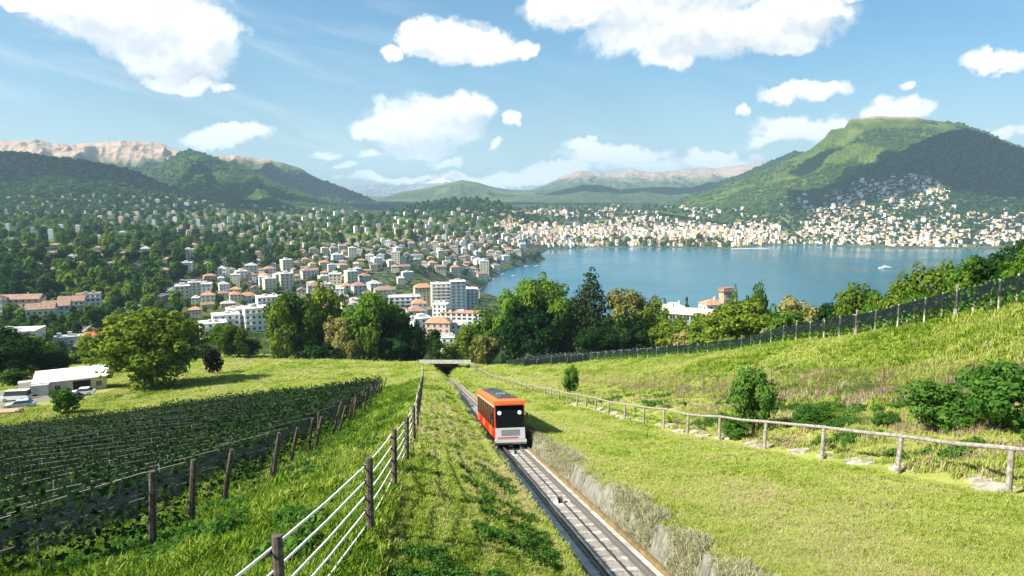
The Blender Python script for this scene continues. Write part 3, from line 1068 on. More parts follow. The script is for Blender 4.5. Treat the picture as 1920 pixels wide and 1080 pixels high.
def scatter(name, pts, scale, sources, rotz=None, tilt=None, extra=None, kind='stuff', parent=None):
    """one object whose points carry copies of a few source meshes"""
    pts = np.asarray(pts, np.float32)
    n = len(pts)
    me = bpy.data.meshes.new(name)
    me.vertices.add(n)
    me.vertices.foreach_set('co', pts.ravel())
    scale = np.asarray(scale, np.float32)
    if scale.ndim == 1:
        scale = np.repeat(scale[:, None], 3, 1)
    r3 = np.zeros((n, 3), np.float32)
    r3[:, 2] = rng.uniform(0, 6.283, n) if rotz is None else rotz
    if tilt is not None:
        r3[:, 0] = rng.normal(0, tilt, n)
        r3[:, 1] = rng.normal(0, tilt, n)
    for nm, dat in (('rot', r3), ('scl', scale)):
        a = me.attributes.new(nm, 'FLOAT_VECTOR', 'POINT')
        a.data.foreach_set('vector', dat.astype(np.float32).ravel())
    a = me.attributes.new('pick', 'INT', 'POINT')
    a.data.foreach_set('value', rng.integers(0, len(sources), n).astype(np.int32))
    for k_, v_ in (extra or {}).items():
        attr(me, k_, v_)
    o = link(name, me, parent)
    colx = bpy.data.collections.new(name + '_sources')
    for i, sm in enumerate(sources):
        so_ = bpy.data.objects.new('%s_source_%02d' % (name, i), sm)
        colx.objects.link(so_)
    g = bpy.data.node_groups.new(name + '_scatter', 'GeometryNodeTree')
    g.interface.new_socket('Geometry', in_out='INPUT', socket_type='NodeSocketGeometry')
    g.interface.new_socket('Geometry', in_out='OUTPUT', socket_type='NodeSocketGeometry')
    gi_ = g.nodes.new('NodeGroupInput')
    go_ = g.nodes.new('NodeGroupOutput')
    ci = g.nodes.new('GeometryNodeCollectionInfo')
    ci.inputs['Collection'].default_value = colx
    ci.inputs['Separate Children'].default_value = True
    ci.inputs['Reset Children'].default_value = True
    ip = g.nodes.new('GeometryNodeInstanceOnPoints')
    ip.inputs['Pick Instance'].default_value = True

    def named(nm, typ):
        nd = g.nodes.new('GeometryNodeInputNamedAttribute')
        nd.data_type = typ
        nd.inputs['Name'].default_value = nm
        return [o_ for o_ in nd.outputs if o_.enabled and o_.name == 'Attribute'][0]
    e2r = g.nodes.new('FunctionNodeEulerToRotation')
    g.links.new(named('rot', 'FLOAT_VECTOR'), e2r.inputs[0])
    g.links.new(gi_.outputs[0], ip.inputs['Points'])
    g.links.new(ci.outputs[0], ip.inputs['Instance'])
    g.links.new(named('pick', 'INT'), ip.inputs['Instance Index'])
    g.links.new(e2r.outputs[0], ip.inputs['Rotation'])
    g.links.new(named('scl', 'FLOAT_VECTOR'), ip.inputs['Scale'])
    g.links.new(ip.outputs[0], go_.inputs[0])
    md = o.modifiers.new('scatter', 'NODES')
    md.node_group = g
    return tag(o, kind=kind)


# ================================================================== where lines of sight meet the land
from mathutils.bvhtree import BVHTree
_bv, _bf, _no, _own = [], [], 0, []
for o in list(COL.objects):
    if o.type == 'MESH' and o.name.split('.')[0] in ('terrain', 'mountain'):
        m_ = o.data
        v_ = np.empty(len(m_.vertices) * 3, np.float32)
        m_.vertices.foreach_get('co', v_)
        f_ = np.empty(len(m_.loops), np.int32)
        m_.loops.foreach_get('vertex_index', f_)
        _bv.append(v_.reshape(-1, 3))
        _bf.append(f_.reshape(-1, 4) + _no)
        _no += len(m_.vertices)
        _own += [o.name] * len(m_.polygons)
BVH = BVHTree.FromPolygons(np.concatenate(_bv).tolist(), np.concatenate(_bf).tolist())


def hit(px, py, dmin=250.0):
    d = Vector(pix_dir(px, py))
    n = d.length
    r_ = BVH.ray_cast(Vector(CAM) + d * dmin, d / n)
    if r_[0] is None:
        return None
    p = np.array(r_[0])
    if p[2] < 0.5:
        return None
    return p, (p[1] * math.cos(PITCH) - (p[2] - 200) * math.sin(PITCH))


def drop(x, y):
    r_ = BVH.ray_cast(Vector((x, y, 3000.0)), Vector((0, 0, -1)))
    return r_[0].z if r_[0] is not None else 0.0


def in_poly(x, y, poly):
    c_ = False
    for i in range(len(poly)):
        x0, y0 = poly[i]
        x1, y1 = poly[i - 1]
        if (y0 > y) != (y1 > y) and x < (x1 - x0) * (y - y0) / (y1 - y0) + x0:
            c_ = not c_
    return c_


class Spread:
    """points of the picture kept apart from one another, for seeding houses and trees on the land"""
    def __init__(s, cell=30):
        s.c = cell
        s.g = {}

    def ok(s, x, y, r, flat=0.55):
        i, j = int(x // s.c), int(y // s.c)
        for a in (-1, 0, 1):
            for b_ in (-1, 0, 1):
                for (u, v, q) in s.g.get((i + a, j + b_), ()):
                    rr_ = (r + q) / 2
                    if ((u - x) / rr_) ** 2 + ((v - y) / (rr_ * flat)) ** 2 < 1:
                        return False
        return True

    def add(s, x, y, r):
        s.g.setdefault((int(x // s.c), int(y // s.c)), []).append((x, y, r))


def pix_of(p):
    d = np.asarray(p, float) - CAM
    dep = d[1] * math.cos(PITCH) - d[2] * math.sin(PITCH)
    u = d[1] * math.sin(PITCH) + d[2] * math.cos(PITCH)
    return 960 + FPX * d[0] / dep, 540 - FPX * u / dep, dep


# ================================================================== buildings
WALL = {
    'white': simple('render_white', (0.74, 0.73, 0.70), 0.85, 0.06, 0.6),
    'cream': simple('render_cream', (0.66, 0.59, 0.46), 0.85, 0.06, 0.6),
    'pink': simple('render_pink', (0.62, 0.43, 0.35), 0.85, 0.07, 0.6),
    'ochre': simple('render_ochre', (0.60, 0.45, 0.25), 0.85, 0.07, 0.6),
    'grey': simple('render_grey', (0.50, 0.50, 0.50), 0.85, 0.07, 0.6),
}
ROOF = {
    'terracotta': simple('roof_terracotta', (0.38, 0.21, 0.13), 0.9, 0.2, 0.9),
    'brown': simple('roof_brown', (0.26, 0.17, 0.13), 0.9, 0.2, 0.9),
    'grey': simple('roof_grey', (0.36, 0.35, 0.34), 0.9, 0.12, 0.9),
    'pale': simple('roof_pale', (0.62, 0.60, 0.57), 0.9, 0.10, 0.9),
}
m_glass, t, b = new_mat('window_glass')
b.inputs['Base Color'].default_value = (0.03, 0.04, 0.05, 1)
b.inputs['Roughness'].default_value = 0.12
b.inputs['Specular IOR Level'].default_value = 0.6
m_frame = simple('window_frame_white', (0.7, 0.7, 0.68), 0.6, 0.04)
m_shutter = simple('shutter_green', (0.07, 0.12, 0.09), 0.7, 0.1)
m_conc = simple('concrete', (0.42, 0.40, 0.37), 0.92, 0.14, 1.6, bump=0.3)
m_conc_l = simple('concrete_pale', (0.42, 0.40, 0.365), 0.92, 0.14, 1.6, bump=0.3)


def house_meshes(w, d, h, roof, seed):
    """wall, roof and window meshes of a small house; returns three MB"""
    r = random.Random(seed)
    wl, rf, gl = MB(), MB(), MB()
    wl.box(-w / 2, w / 2, -d / 2, d / 2, -5, h)
    e = 0.5
    if roof == 'flat':
        rf.box(-w / 2 - 0.25, w / 2 + 0.25, -d / 2 - 0.25, d / 2 + 0.25, h + 0.01, h + 0.5)
        rf.box(-w * 0.2, w * 0.1, -d * 0.2, d * 0.2, h + 0.51, h + 2.4)
    else:
        rh = min(w, d) * 0.26
        x, y = w / 2 + e, d / 2 + e
        q = (x - y * 0.95) if roof == 'hip' else x
        q = max(q, 0.4)
        vs = [(-x, -y, h + 0.02), (x, -y, h + 0.02), (x, y, h + 0.02), (-x, y, h + 0.02), (-q, 0, h + rh), (q, 0, h + rh),
              (-x, -y, h - 0.2), (x, -y, h - 0.2), (x, y, h - 0.2), (-x, y, h - 0.2)]
        rf.add(vs, [(0, 1, 5, 4), (2, 3, 4, 5), (1, 2, 5), (3, 0, 4), (6, 7, 1, 0), (7, 8, 2, 1), (8, 9, 3, 2), (9, 6, 0, 3), (6, 9, 8, 7)])
        cx = r.uniform(-w * 0.25, w * 0.25)
        rf.box(cx - 0.4, cx + 0.4, d * 0.12, d * 0.12 + 0.8, h + rh * 0.3, h + rh + 0.7)
    ns = max(1, int(h / 3.1))
    for fl in range(ns):
        z0 = fl * (h / ns) + 1.0
        for side in (-1, 1):
            k = max(2, int(w / 3.4))
            for i in range(k):
                x0 = -w / 2 + (i + 0.5) * w / k
                y0 = side * (d / 2)
                gl.box(x0 - 0.6, x0 + 0.6, y0 - 0.04, y0 + 0.04, z0, z0 + 1.5)
            k = max(2, int(d / 3.6))
            for i in range(k):
                y0 = -d / 2 + (i + 0.5) * d / k
                x0 = side * (w / 2)
                gl.box(x0 - 0.04, x0 + 0.04, y0 - 0.6, y0 + 0.6, z0, z0 + 1.5)
    return wl, rf, gl


HV = []
_walls = ['white', 'cream', 'white', 'pink', 'cream', 'ochre', 'white', 'cream', 'grey', 'white', 'pink', 'white', 'cream', 'white', 'cream', 'grey']
_roofs = ['terracotta', 'brown', 'flat', 'terracotta', 'brown', 'grey', 'brown', 'flat', 'brown', 'terracotta', 'brown', 'flat', 'terracotta', 'grey', 'brown', 'flat']
for i in range(16):
    r_ = random.Random(100 + i)
    w_, d_ = r_.uniform(11, 17), r_.uniform(9, 13)
    h_ = r_.choice([6.2, 6.5, 9.3, 9.5]) if _roofs[i] != 'flat' else r_.choice([9.3, 12.5, 15.6])
    rk_ = 'flat' if _roofs[i] == 'flat' else r_.choice(['hip', 'gable', 'hip'])
    rm_ = ROOF['pale' if _roofs[i] == 'flat' else _roofs[i]]
    wl, rf, gl = house_meshes(w_, d_, h_, rk_, i)
    HV.append((wl.mesh('house', WALL[_walls[i]]), rf.mesh('roof', rm_), gl.mesh('windows', m_glass), _walls[i],
               'flat pale' if _roofs[i] == 'flat' else _roofs[i] + (' hipped' if rk_ == 'hip' else ' gabled'), w_, h_))

PLACES = Spread(30)
LOW = [i for i in range(16) if HV[i][6] < 10]
BIGS = Spread(60)
for (bx, by, br) in [(398, 605, 40), (424, 600, 40), (452, 592, 40), (481, 590, 44), (503, 575, 44), (868, 590, 60), (826, 590, 40), (822, 605, 40), (858, 605, 40), (838, 630, 40), (830, 535, 46), (858, 535, 46), (884, 535, 40), (758, 565, 56), (786, 575, 40), (793, 525, 44), (720, 525, 44)]:
    BIGS.add(bx, by, br)
HOUSES = []


def place_house(i, p, rz, s, label, group):
    wm, rm, gm = HV[i][:3]
    o = tag(link('house', wm), label, 'house', group)
    o.location = p
    o.rotation_euler = (0, 0, rz)
    o.scale = (s, s, s)
    link('roof', rm, o)
    tag(link('glazing', gm, o), kind='stuff')
    return o


def zone_of(px, py):
    if px < 330:
        return 'on the shaded far left slope'
    if py < 425:
        return 'on the wooded rise behind the town'
    if px < 560:
        return 'above the round meadow tree'
    if py > 500:
        return 'just beyond the dark tree clump'
    if px > 880:
        return 'by the near lakeshore promenade'
    if py < 455:
        return 'in the upper town below the knoll'
    return 'in the town left of the lake'


T1 = [(335, 545), (395, 522), (480, 508), (560, 482), (640, 462), (700, 452), (800, 446), (900, 440), (975, 445), (985, 470), (945, 492), (915, 515), (895, 540), (895, 610), (800, 625), (640, 600), (520, 580), (420, 580), (345, 610)]
T6 = [(0, 560), (190, 562), (250, 560), (320, 555), (345, 600), (380, 640), (200, 690), (0, 690)]
T2 = [(180, 395), (300, 372), (420, 385), (560, 392), (720, 400), (900, 392), (985, 415), (985, 440), (900, 440), (700, 450), (560, 475), (450, 480), (330, 440), (180, 425)]
T4 = [(0, 372), (180, 368), (330, 372), (420, 395), (300, 405), (0, 402)]
T7 = [(190, 428), (330, 420), (500, 432), (560, 480), (470, 502), (300, 535), (225, 500), (60, 520), (60, 470), (190, 450)]
T5 = [(0, 425), (200, 420), (200, 445), (120, 475), (0, 480)]
specs = [(T1, 5200, lambda x, y: 8.6 + max(0, y - 440) * 0.115, 1.0), (T2, 1700, lambda x, y: 10 + 8 * random.random(), 0.85), (T4, 260, lambda x, y: 11 + 10 * random.random(), 0.55), (T5, 60, lambda x, y: 26.0, 0.8), (T7, 260, lambda x, y: 24 + 14 * random.random(), 1.1)]
for poly, tries, rad, sc in specs:
    xs = [p[0] for p in poly]
    ys = [p[1] for p in poly]
    for _ in range(tries):
        x = random.uniform(min(xs), max(xs))
        y = random.uniform(min(ys), max(ys))
        if not in_poly(x, y, poly):
            continue
        r0 = rad(x, y)
        if not PLACES.ok(x, y, r0) or not BIGS.ok(x, y, 10, 0.8):
            continue
        q = hit(x, y)
        if q is None or q[1] > 5200:
            continue
        PLACES.add(x, y, r0)
        wpx = (7.5 + max(0, y - 440) * 0.12) * random.uniform(0.85, 1.25) * sc
        HOUSES.append((x, y, q[0], q[1], wpx))
HOUSES.sort(key=lambda a: -a[4])
rest_houses = []
for n, (x, y, p, D, wpx) in enumerate(HOUSES):
    i = random.choice(LOW) if (x < 330 or y < 425) else random.randrange(16)
    wm = wpx * D / FPX
    s = min(max(wm / HV[i][5], 0.6), 2.2)
    rz = R(random.choice([12, 18, 25, -65, -72, 30]) + random.uniform(-8, 8))
    if n < 285:
        z_ = zone_of(x, y)
        place_house(i, p, rz, s, '%s house with %s roof %s' % (HV[i][3], HV[i][4], z_), 'houses ' + z_)
    else:
        rest_houses.append((p, wm, rz))

# ---- the far city round the bay and up the green mountain: thousands of houses, one object
T3 = [(945, 400), (1000, 388), (1100, 383), (1250, 388), (1400, 392), (1470, 372), (1540, 362), (1600, 345), (1640, 330), (1750, 332), (1790, 372), (1920, 372), (1920, 458), (1820, 464), (1620, 460), (1520, 457), (1440, 456), (1380, 463), (1200, 461), (1030, 463), (960, 455), (930, 430)]
fv, ff, fm = [], [], []
fn = 0


def far_house(p, w, d, h, rz, wi, ri):
    global fn
    c_, s_ = math.cos(rz), math.sin(rz)
    base = [(-w / 2, -d / 2), (w / 2, -d / 2), (w / 2, d / 2), (-w / 2, d / 2)]
    for zz_ in (-6.0, h):
        for (a_, b_) in base:
            fv.append((p[0] + a_ * c_ - b_ * s_, p[1] + a_ * s_ + b_ * c_, p[2] + zz_))
    rh = h + min(w, d) * 0.28 if ri < 2 else h + 0.4
    for (a_, b_) in ((-w * 0.3, 0), (w * 0.3, 0)):
        fv.append((p[0] + a_ * c_, p[1] + a_ * s_, p[2] + rh))
    q = fn
    ff.extend([(q, q + 1, q + 5, q + 4), (q + 1, q + 2, q + 6, q + 5), (q + 2, q + 3, q + 7, q + 6), (q + 3, q, q + 4, q + 7),
               (q + 4, q + 5, q + 9, q + 8), (q + 6, q + 7, q + 8, q + 9), (q + 5, q + 6, q + 9), (q + 7, q + 4, q + 8)])
    fm.extend([wi] * 4 + [4 + ri] * 4)
    fn += 10


for (p, wm, rz) in rest_houses:
    far_house(p, wm, wm * 0.75, random.choice([7, 9, 12, 15]), rz, random.choice([0, 0, 1, 1, 2]), random.choice([0, 0, 1, 2, 3]))
sp3 = Spread(12)
for _ in range(19000):
    x = random.uniform(925, 1935)
    y = random.uniform(328, 466)
    if not in_poly(x, y, T3):
        continue
    low = y > 425 and x < 1460
    g = fbm(np.array(x / 55.0), np.array(y / 16.0), 3, 77)
    dens = (0.24 if x < 1500 else 0.38) + 1.5 * float(g)
    if low:
        dens = 0.95
    if x < 1460 and y < 415:
        dens -= 0.12
    if x > 1480 and y > 432:
        dens += 0.4
    if random.random() > dens or not sp3.ok(x, y, 4.6 if not low else 4.2, 0.5):
        continue
    q = hit(x, y)
    if q is None or q[1] > 6500:
        continue
    sp3.add(x, y, 4.6)
    D = q[1]
    wm = random.uniform(4.0, 7.5) * D / FPX
    hh_ = random.choice([7, 8, 10, 12, 16, 22]) if low or random.random() < 0.3 else random.choice([6, 7, 8, 9])
    far_house(q[0], wm, wm * random.uniform(0.6, 0.9), hh_, R(random.uniform(-40, 40)), random.choice([0, 0, 0, 1, 1, 2, 3]), random.choice([0, 0, 0, 1, 2, 3]))
me = mesh_from('far_town', fv, ff, mats=[WALL['white'], WALL['cream'], WALL['pink'], WALL['ochre'], ROOF['terracotta'], ROOF['brown'], ROOF['grey'], ROOF['pale']], midx=fm)
tag(link('far_town', me), kind='stuff')

# ================================================================== woods and town trees
W1 = [(0, 448), (120, 440), (330, 425), (430, 450), (560, 480), (560, 497), (480, 505), (395, 520), (330, 535), (300, 560), (230, 590), (190, 565), (100, 555), (0, 570)]
W2 = [(0, 400), (180, 402), (330, 400), (430, 400), (560, 400), (700, 408), (900, 400), (980, 420), (970, 450), (700, 455), (560, 480), (430, 452), (330, 428), (120, 442), (0, 450)]
W3 = T1
W4 = [(700, 410), (760, 388), (850, 374), (900, 374), (960, 390), (990, 410), (900, 400), (780, 408)]
W5 = T3
cand = []
sp4 = Spread(30)


def seed_trees(poly, tries, rad, dark, avoid=True, size=1.15):
    xs = [p[0] for p in poly]
    ys = [p[1] for p in poly]
    for _ in range(tries):
        x = random.uniform(min(xs), max(xs))
        y = random.uniform(min(ys), max(ys))
        if not in_poly(x, y, poly):
            continue
        r0 = rad(x, y) * random.uniform(0.8, 1.3)
        if not sp4.ok(x, y, r0, 0.5):
            continue
        if avoid and (not PLACES.ok(x, y, r0 * 0.35) or not BIGS.ok(x, y, 6, 0.8)):
            continue
        q = hit(x, y)
        if q is None:
            continue
        sp4.add(x, y, r0)
        w = r0 * size * q[1] / FPX
        cand.append((r0 * size, x, y, q[0], w, random.choice(dark)))


seed_trees(W1, 9000, lambda x, y: 9 + max(0, y - 430) * 0.085, ['dark', 'dark', 'dark', 'dark', 'dark', 'mid', 'mid', 'olive', 'bright'], True, 1.5)
seed_trees([(0, 366), (330, 366), (430, 395), (300, 412), (0, 408)], 2200, lambda x, y: 7.0, ['dark', 'dark', 'mid'], True, 1.25)
seed_trees(W2, 5000, lambda x, y: 8 + max(0, y - 400) * 0.05, ['dark', 'mid', 'mid', 'mid', 'bright', 'olive'], True, 1.3)
seed_trees(T6, 900, lambda x, y: 20.0, ['dark', 'mid', 'olive', 'mid'], True, 1.15)
seed_trees(W3, 7000, lambda x, y: 5.6 + max(0, y - 440) * 0.055, ['dark', 'mid', 'mid', 'bright', 'olive'], True, 1.05)
seed_trees(W4, 1200, lambda x, y: 6.0, ['dark', 'dark', 'mid'], True, 1.3)
seed_trees([(1070, 455), (1140, 452), (1180, 452), (1290, 452), (1365, 456), (1370, 466), (1300, 465), (1200, 463), (1150, 464)], 300, lambda x, y: 9.0, ['dark', 'mid', 'olive'], False, 1.3)
seed_trees([(890, 545), (950, 500), (1010, 480), (1020, 490), (950, 512), (905, 540)], 200, lambda x, y: 10.0, ['dark', 'mid'], False, 1.1)
cand.sort(key=lambda a: -a[0])
NAMES = {'dark': 'dark green', 'mid': 'mid green', 'olive': 'olive green', 'bright': 'bright yellow-green'}


def tree_zone(x, y):
    if x < 420 and y > 430:
        return 'in the dark wood on the left valley side'
    if y < 440:
        return 'on the wooded plateau below the hills'
    if x > 1030:
        return 'in the lakefront park across the bay'
    return 'growing between the town houses'


pool = {k: [crown(k, 0, s, 'broad') for s in (1, 2, 3)] for k in ('dark', 'mid', 'olive', 'bright')}
left_over = []
for n, (wpx, x, y, p, w, kd) in enumerate(cand):
    h = w * random.uniform(0.95, 1.35)
    if n < 215:
        z_ = tree_zone(x, y)
        o = tag(link('tree', pool[kd][n % 3]), '%s broadleaf tree %s' % (NAMES[kd], z_), 'tree', 'trees ' + z_)
        o.location = (p[0], p[1], p[2] - h * 0.12)
        o.rotation_euler = (0, 0, random.uniform(0, 6.28))
        o.scale = (w, w, h)
    else:
        left_over.append((p[0], p[1], p[2] - h * 0.15, w, h, kd))
for kd in pool:
    sel = [a for a in left_over if a[5] == kd]
    if sel:
        A = np.array([a[:5] for a in sel])
        scatter('woodland', A[:, :3], np.stack([A[:, 3], A[:, 3], A[:, 4]], -1), pool[kd])

# greenery between the far houses: small rounded clumps
gp, gs = [], []
for _ in range(5200):
    x = random.uniform(925, 1935)
    y = random.uniform(335, 464)
    if not in_poly(x, y, T3):
        continue
    if x < 1440 and y > 430 and random.random() < 0.75:
        continue
    q = hit(x, y)
    if q is None:
        continue
    gp.append(q[0] - np.array([0, 0, 2.0]))
    s_ = random.uniform(4.5, 9.0) * q[1] / FPX
    gs.append((s_, s_, s_ * 0.85))
scatter('far_greenery', gp, np.array(gs), pool['dark'][:2] + pool['mid'][:1])
print('houses', len(HOUSES), 'trees', len(cand), 'far', fn // 10, 'green', len(gp))

# the forest on the nearer hills, read as one mass of crowns
KEY = dict(zip([o.name for o in COL.objects if o.name.startswith('mountain')], MT))
fp = {'dark': [], 'mid': [], 'bright': []}
fs_ = {'dark': [], 'mid': [], 'bright': []}
for _ in range(52000):
    x = random.uniform(-30, 1950)
    y = random.uniform(226, 425)
    if 700 < x < 1180 and y < 368:
        continue
    d = Vector(pix_dir(x, y))
    r_ = BVH.ray_cast(Vector(CAM) + d * 400, d.normalized())
    if r_[0] is None:
        continue
    k_ = KEY.get(_own[r_[2]])
    if k_ not in ('left', 'mid', 'bre', 'front', 'knoll', 'behind', 'back'):
        continue
    p = r_[0]
    if (k_ == 'back' and p.z > 430) or (k_ == 'bre' and p.z > 735):
        continue
    D = p.y
    nz = float(fbm(np.array(p.x / 420.0), np.array(p.y / 420.0 + p.z / 150.0), 4, 91))
    if k_ in ('bre', 'mid') and nz > 0.15:
        continue
    q_ = random.random()
    kd = 'mid' if q_ < 0.25 else 'dark'
    if k_ == 'bre':
        kd = 'bright' if q_ < 0.8 else 'mid'  # brighter leaf colour stands in for sunlight on this hill
    elif k_ == 'mid':
        kd = 'bright' if q_ < 0.45 else 'mid' if q_ < 0.85 else 'dark'  # bright crowns mixed in to paint the lit slopes
    w = random.uniform(11, 24) * (0.8 + D / 9000)
    fp[kd].append((p.x, p.y, p.z - w * 0.25))
    fs_[kd].append((w, w, w * random.uniform(0.45, 0.75)))
for kd in fp:
    scatter('hill_forest', fp[kd], np.array(fs_[kd]), pool[kd])
# ================================================================== named buildings nearer the camera
def build_window(w, h):
    mb = MB()
    mb.box(-w / 2, w / 2, -0.03, 0.05, 0, h, 0)
    for (a, b_, c_, d_) in ((-w / 2 - 0.08, -w / 2, -0.05, h + 0.05), (w / 2, w / 2 + 0.08, -0.05, h + 0.05)):
        mb.box(a, b_, -0.08, 0.02, c_, d_, 1)
    mb.box(-w / 2 - 0.08, w / 2 + 0.08, -0.09, 0.02, h + 0.05, h + 0.13, 1)
    mb.box(-w / 2 - 0.14, w / 2 + 0.14, -0.16, 0.02, -0.13, -0.05, 1)
    mb.box(-0.03, 0.03, -0.06, -0.03, 0, h, 1)
    return mb.mesh('window', m_glass, m_frame)


WIN = build_window(1.5, 1.6)
WIN_W = build_window(2.6, 1.7)


def building(label, cat, px, D, w, d, h, rz, wall, roof='flat', roofmat=None, cols=5, side=3, floors=None, win=None, balcony=False, name='apartment_block', group=None, loc=None, sink=8.0, extra=None):
    q = at(px, 540, D) if loc is None else np.array(loc)
    z = drop(q[0], q[1]) if loc is None else loc[2]
    T_ = thing(name, label, cat, (q[0], q[1], z), rz, group)
    MB().box(-w / 2, w / 2, -d / 2, d / 2, -sink, h).build('wall', wall, T_)
    rm_ = roofmat or ROOF['pale']
    rf = MB()
    if roof == 'flat':
        rf.box(-w / 2 - 0.3, w / 2 + 0.3, -d / 2 - 0.3, d / 2 + 0.3, h + 0.003, h + 0.35)
        ro = rf.build('roof', rm_, T_)
        r_ = random.Random(int(px * 7 + D))
        for k in range(3):
            x = r_.uniform(-w * 0.35, w * 0.35)
            y = r_.uniform(-d * 0.25, d * 0.25)
            MB().box(x - 1.1, x + 1.1, y - 0.9, y + 0.9, h + 0.353, h + r_.uniform(1.2, 2.6)).build('roof_housing', WALL['grey'], ro)
    else:
        e = 0.6
        x, y = w / 2 + e, d / 2 + e
        rh = d * 0.28
        qx = max(x - y * 0.9, 0.5) if roof == 'hip' else x
        rf.add([(-x, -y, h + 0.003), (x, -y, h + 0.003), (x, y, h + 0.003), (-x, y, h + 0.003), (-qx, 0, h + rh), (qx, 0, h + rh)], [(0, 1, 5, 4), (2, 3, 4, 5), (1, 2, 5), (3, 0, 4), (0, 3, 2, 1)])
        ro = rf.build('roof', rm_, T_)
        MB().box(w * 0.2, w * 0.2 + 0.7, d * 0.1, d * 0.1 + 0.7, h + rh * 0.4, h + rh + 0.8).build('chimney', WALL['cream'], ro)
    fl = floors or max(1, int(h / 3.0))
    wm_ = win or WIN
    for f in range(fl):
        z0 = f * h / fl + 0.9
        for i in range(cols):
            o = link('window', wm_, T_, ((-w / 2 + (i + 0.5) * w / cols), -d / 2 - 0.02, z0))
        for s_ in (-1, 1):
            for i in range(side):
                o = link('window', wm_, T_, (s_ * (w / 2 + 0.02), -d / 2 + (i + 0.5) * d / side, z0))
                o.rotation_euler = (0, 0, R(90) * s_)
        if balcony and f > 0:
            bmb = MB()
            z1 = f * h / fl
            bmb.box(-w * 0.45, w * 0.45, -d / 2 - 1.5, -d / 2 - 0.003, z1, z1 + 0.18)
            bmb.box(-w * 0.45, w * 0.45, -d / 2 - 1.5, -d / 2 - 1.42, z1 + 0.183, z1 + 1.0)
            bmb.build('balcony', WALL['white'], T_)
    return T_


m_bluegl = simple('glass_blue_facade', (0.22, 0.33, 0.42), 0.25, 0.08, 0.4, spec=0.6)
m_redroof = simple('roof_red', (0.42, 0.10, 0.06), 0.85, 0.12, 0.8)
m_whiteroof = simple('roof_sheet_white', (0.80, 0.80, 0.78), 0.6, 0.04, 0.7)

# the stepped white housing estate left of the dark tree clump
EST = 'white stepped housing estate'
building('wide white estate block with pale roof nearest the round meadow tree', 'apartment block', 395, 415, 15, 13, 9, R(28), WALL['white'], cols=4, side=3, balcony=True, group=EST)
building('low white estate block stepped above the nearest one', 'apartment block', 420, 436, 16, 13, 10, R(28), WALL['white'], cols=4, side=3, balcony=True, group=EST)
building('middle white estate block with flat roof housings', 'apartment block', 447, 456, 16, 13, 11, R(28), WALL['white'], cols=5, side=3, balcony=True, group=EST)
building('tall white estate block with grey side close beside the tree clump', 'apartment block', 476, 440, 14, 13, 14.5, R(28), WALL['white'], cols=4, side=4, balcony=True, group=EST)
building('farthest white estate block up against the dark trees', 'apartment block', 500, 500, 15, 13, 17, R(28), WALL['white'], cols=5, side=3, balcony=True, group=EST)
# terraces on the valley floor at far left
ROWG = 'joined blocks at the foot of the dark wood'
building('pale end block of the long terrace, nearest the motorway', 'apartment block', 165, 520, 16, 12, 12.5, R(26), WALL['white'], 'flat', ROOF['brown'], cols=5, side=3, balcony=True, group=ROWG)
building('grey white block second from the motorway end of the terrace', 'apartment block', 133, 497, 16, 12, 11, R(26), WALL['grey'], 'gable', ROOF['brown'], cols=5, side=3, balcony=True, group=ROWG)
building('grey block with brown roof, second from the left end of the terrace', 'apartment block', 104, 476, 16, 12, 10, R(26), WALL['grey'], 'gable', ROOF['brown'], cols=5, side=3, group=ROWG)
building('lowest block at the left end of the long terrace', 'apartment block', 74, 456, 16, 12, 8.5, R(26), WALL['cream'], 'gable', ROOF['brown'], cols=5, side=3, group=ROWG)
building('old ochre house row with brown roof behind the white warehouse', 'house', 30, 480, 32, 11, 12, R(12), WALL['ochre'], 'gable', ROOF['brown'], cols=8, side=2, name='row_house')
building('brown roofed cream house at the left edge below the wood', 'house', -15, 470, 15, 11, 11, R(12), WALL['cream'], 'hip', ROOF['brown'], cols=4, side=2, name='house')
building('low warehouse with bright white flat roof at the left edge', 'warehouse', 5, 372, 32, 15, 6, R(14), WALL['cream'], 'flat', m_whiteroof, cols=5, side=2, floors=1, name='warehouse')
building('red roofed low workshop beside the motorway', 'workshop', 168, 400, 9, 7, 5, R(20), WALL['cream'], 'gable', m_redroof, cols=3, side=2, name='workshop')
building('grey flat roofed garage building below the terrace', 'garage', 120, 392, 16, 8, 4.5, R(24), WALL['grey'], 'flat', ROOF['grey'], cols=4, side=2, floors=1, name='garage')
building('tan roofed shed between motorway and white yard shed', 'shed', 130, 300, 12, 8, 4.5, R(24), WALL['cream'], 'gable', ROOF['brown'], cols=3, side=2, floors=1, name='shed')
# the blocks framed by the two tree clumps
building('long white office block with blue tinted windows between the tree clumps', 'office block', 868, 540, 34, 14, 15, R(-6), WALL['white'], 'flat', ROOF['terracotta'], cols=8, side=3, win=WIN_W, name='office_block')
building('white stair tower block beside the long white office block', 'office block', 826, 545, 11, 13, 19, R(-6), WALL['white'], 'flat', ROOF['pale'], cols=3, side=3, name='office_block')
building('pink villa with hipped roof just below the white office block', 'house', 822, 470, 17, 12, 10.5, R(-4), WALL['pink'], 'hip', ROOF['terracotta'], cols=4, side=3, name='villa')
building('small white house with grey roof right of the pink villa', 'house', 858, 480, 11, 10, 10, R(8), WALL['white'], 'gable', ROOF['grey'], cols=3, side=2, name='house')
building('white cube house deep in the gap above the tunnel mouth', 'house', 838, 400, 8, 8, 10, R(5), WALL['white'], 'flat', ROOF['pale'], cols=2, side=2, name='house')
building('tall grey blue tower block at left of the three behind the office', 'tower block', 826, 690, 19, 16, 33, R(10), WALL['cream'], cols=4, side=3, floors=10, balcony=True, name='tower_block', group='tower blocks behind the office')
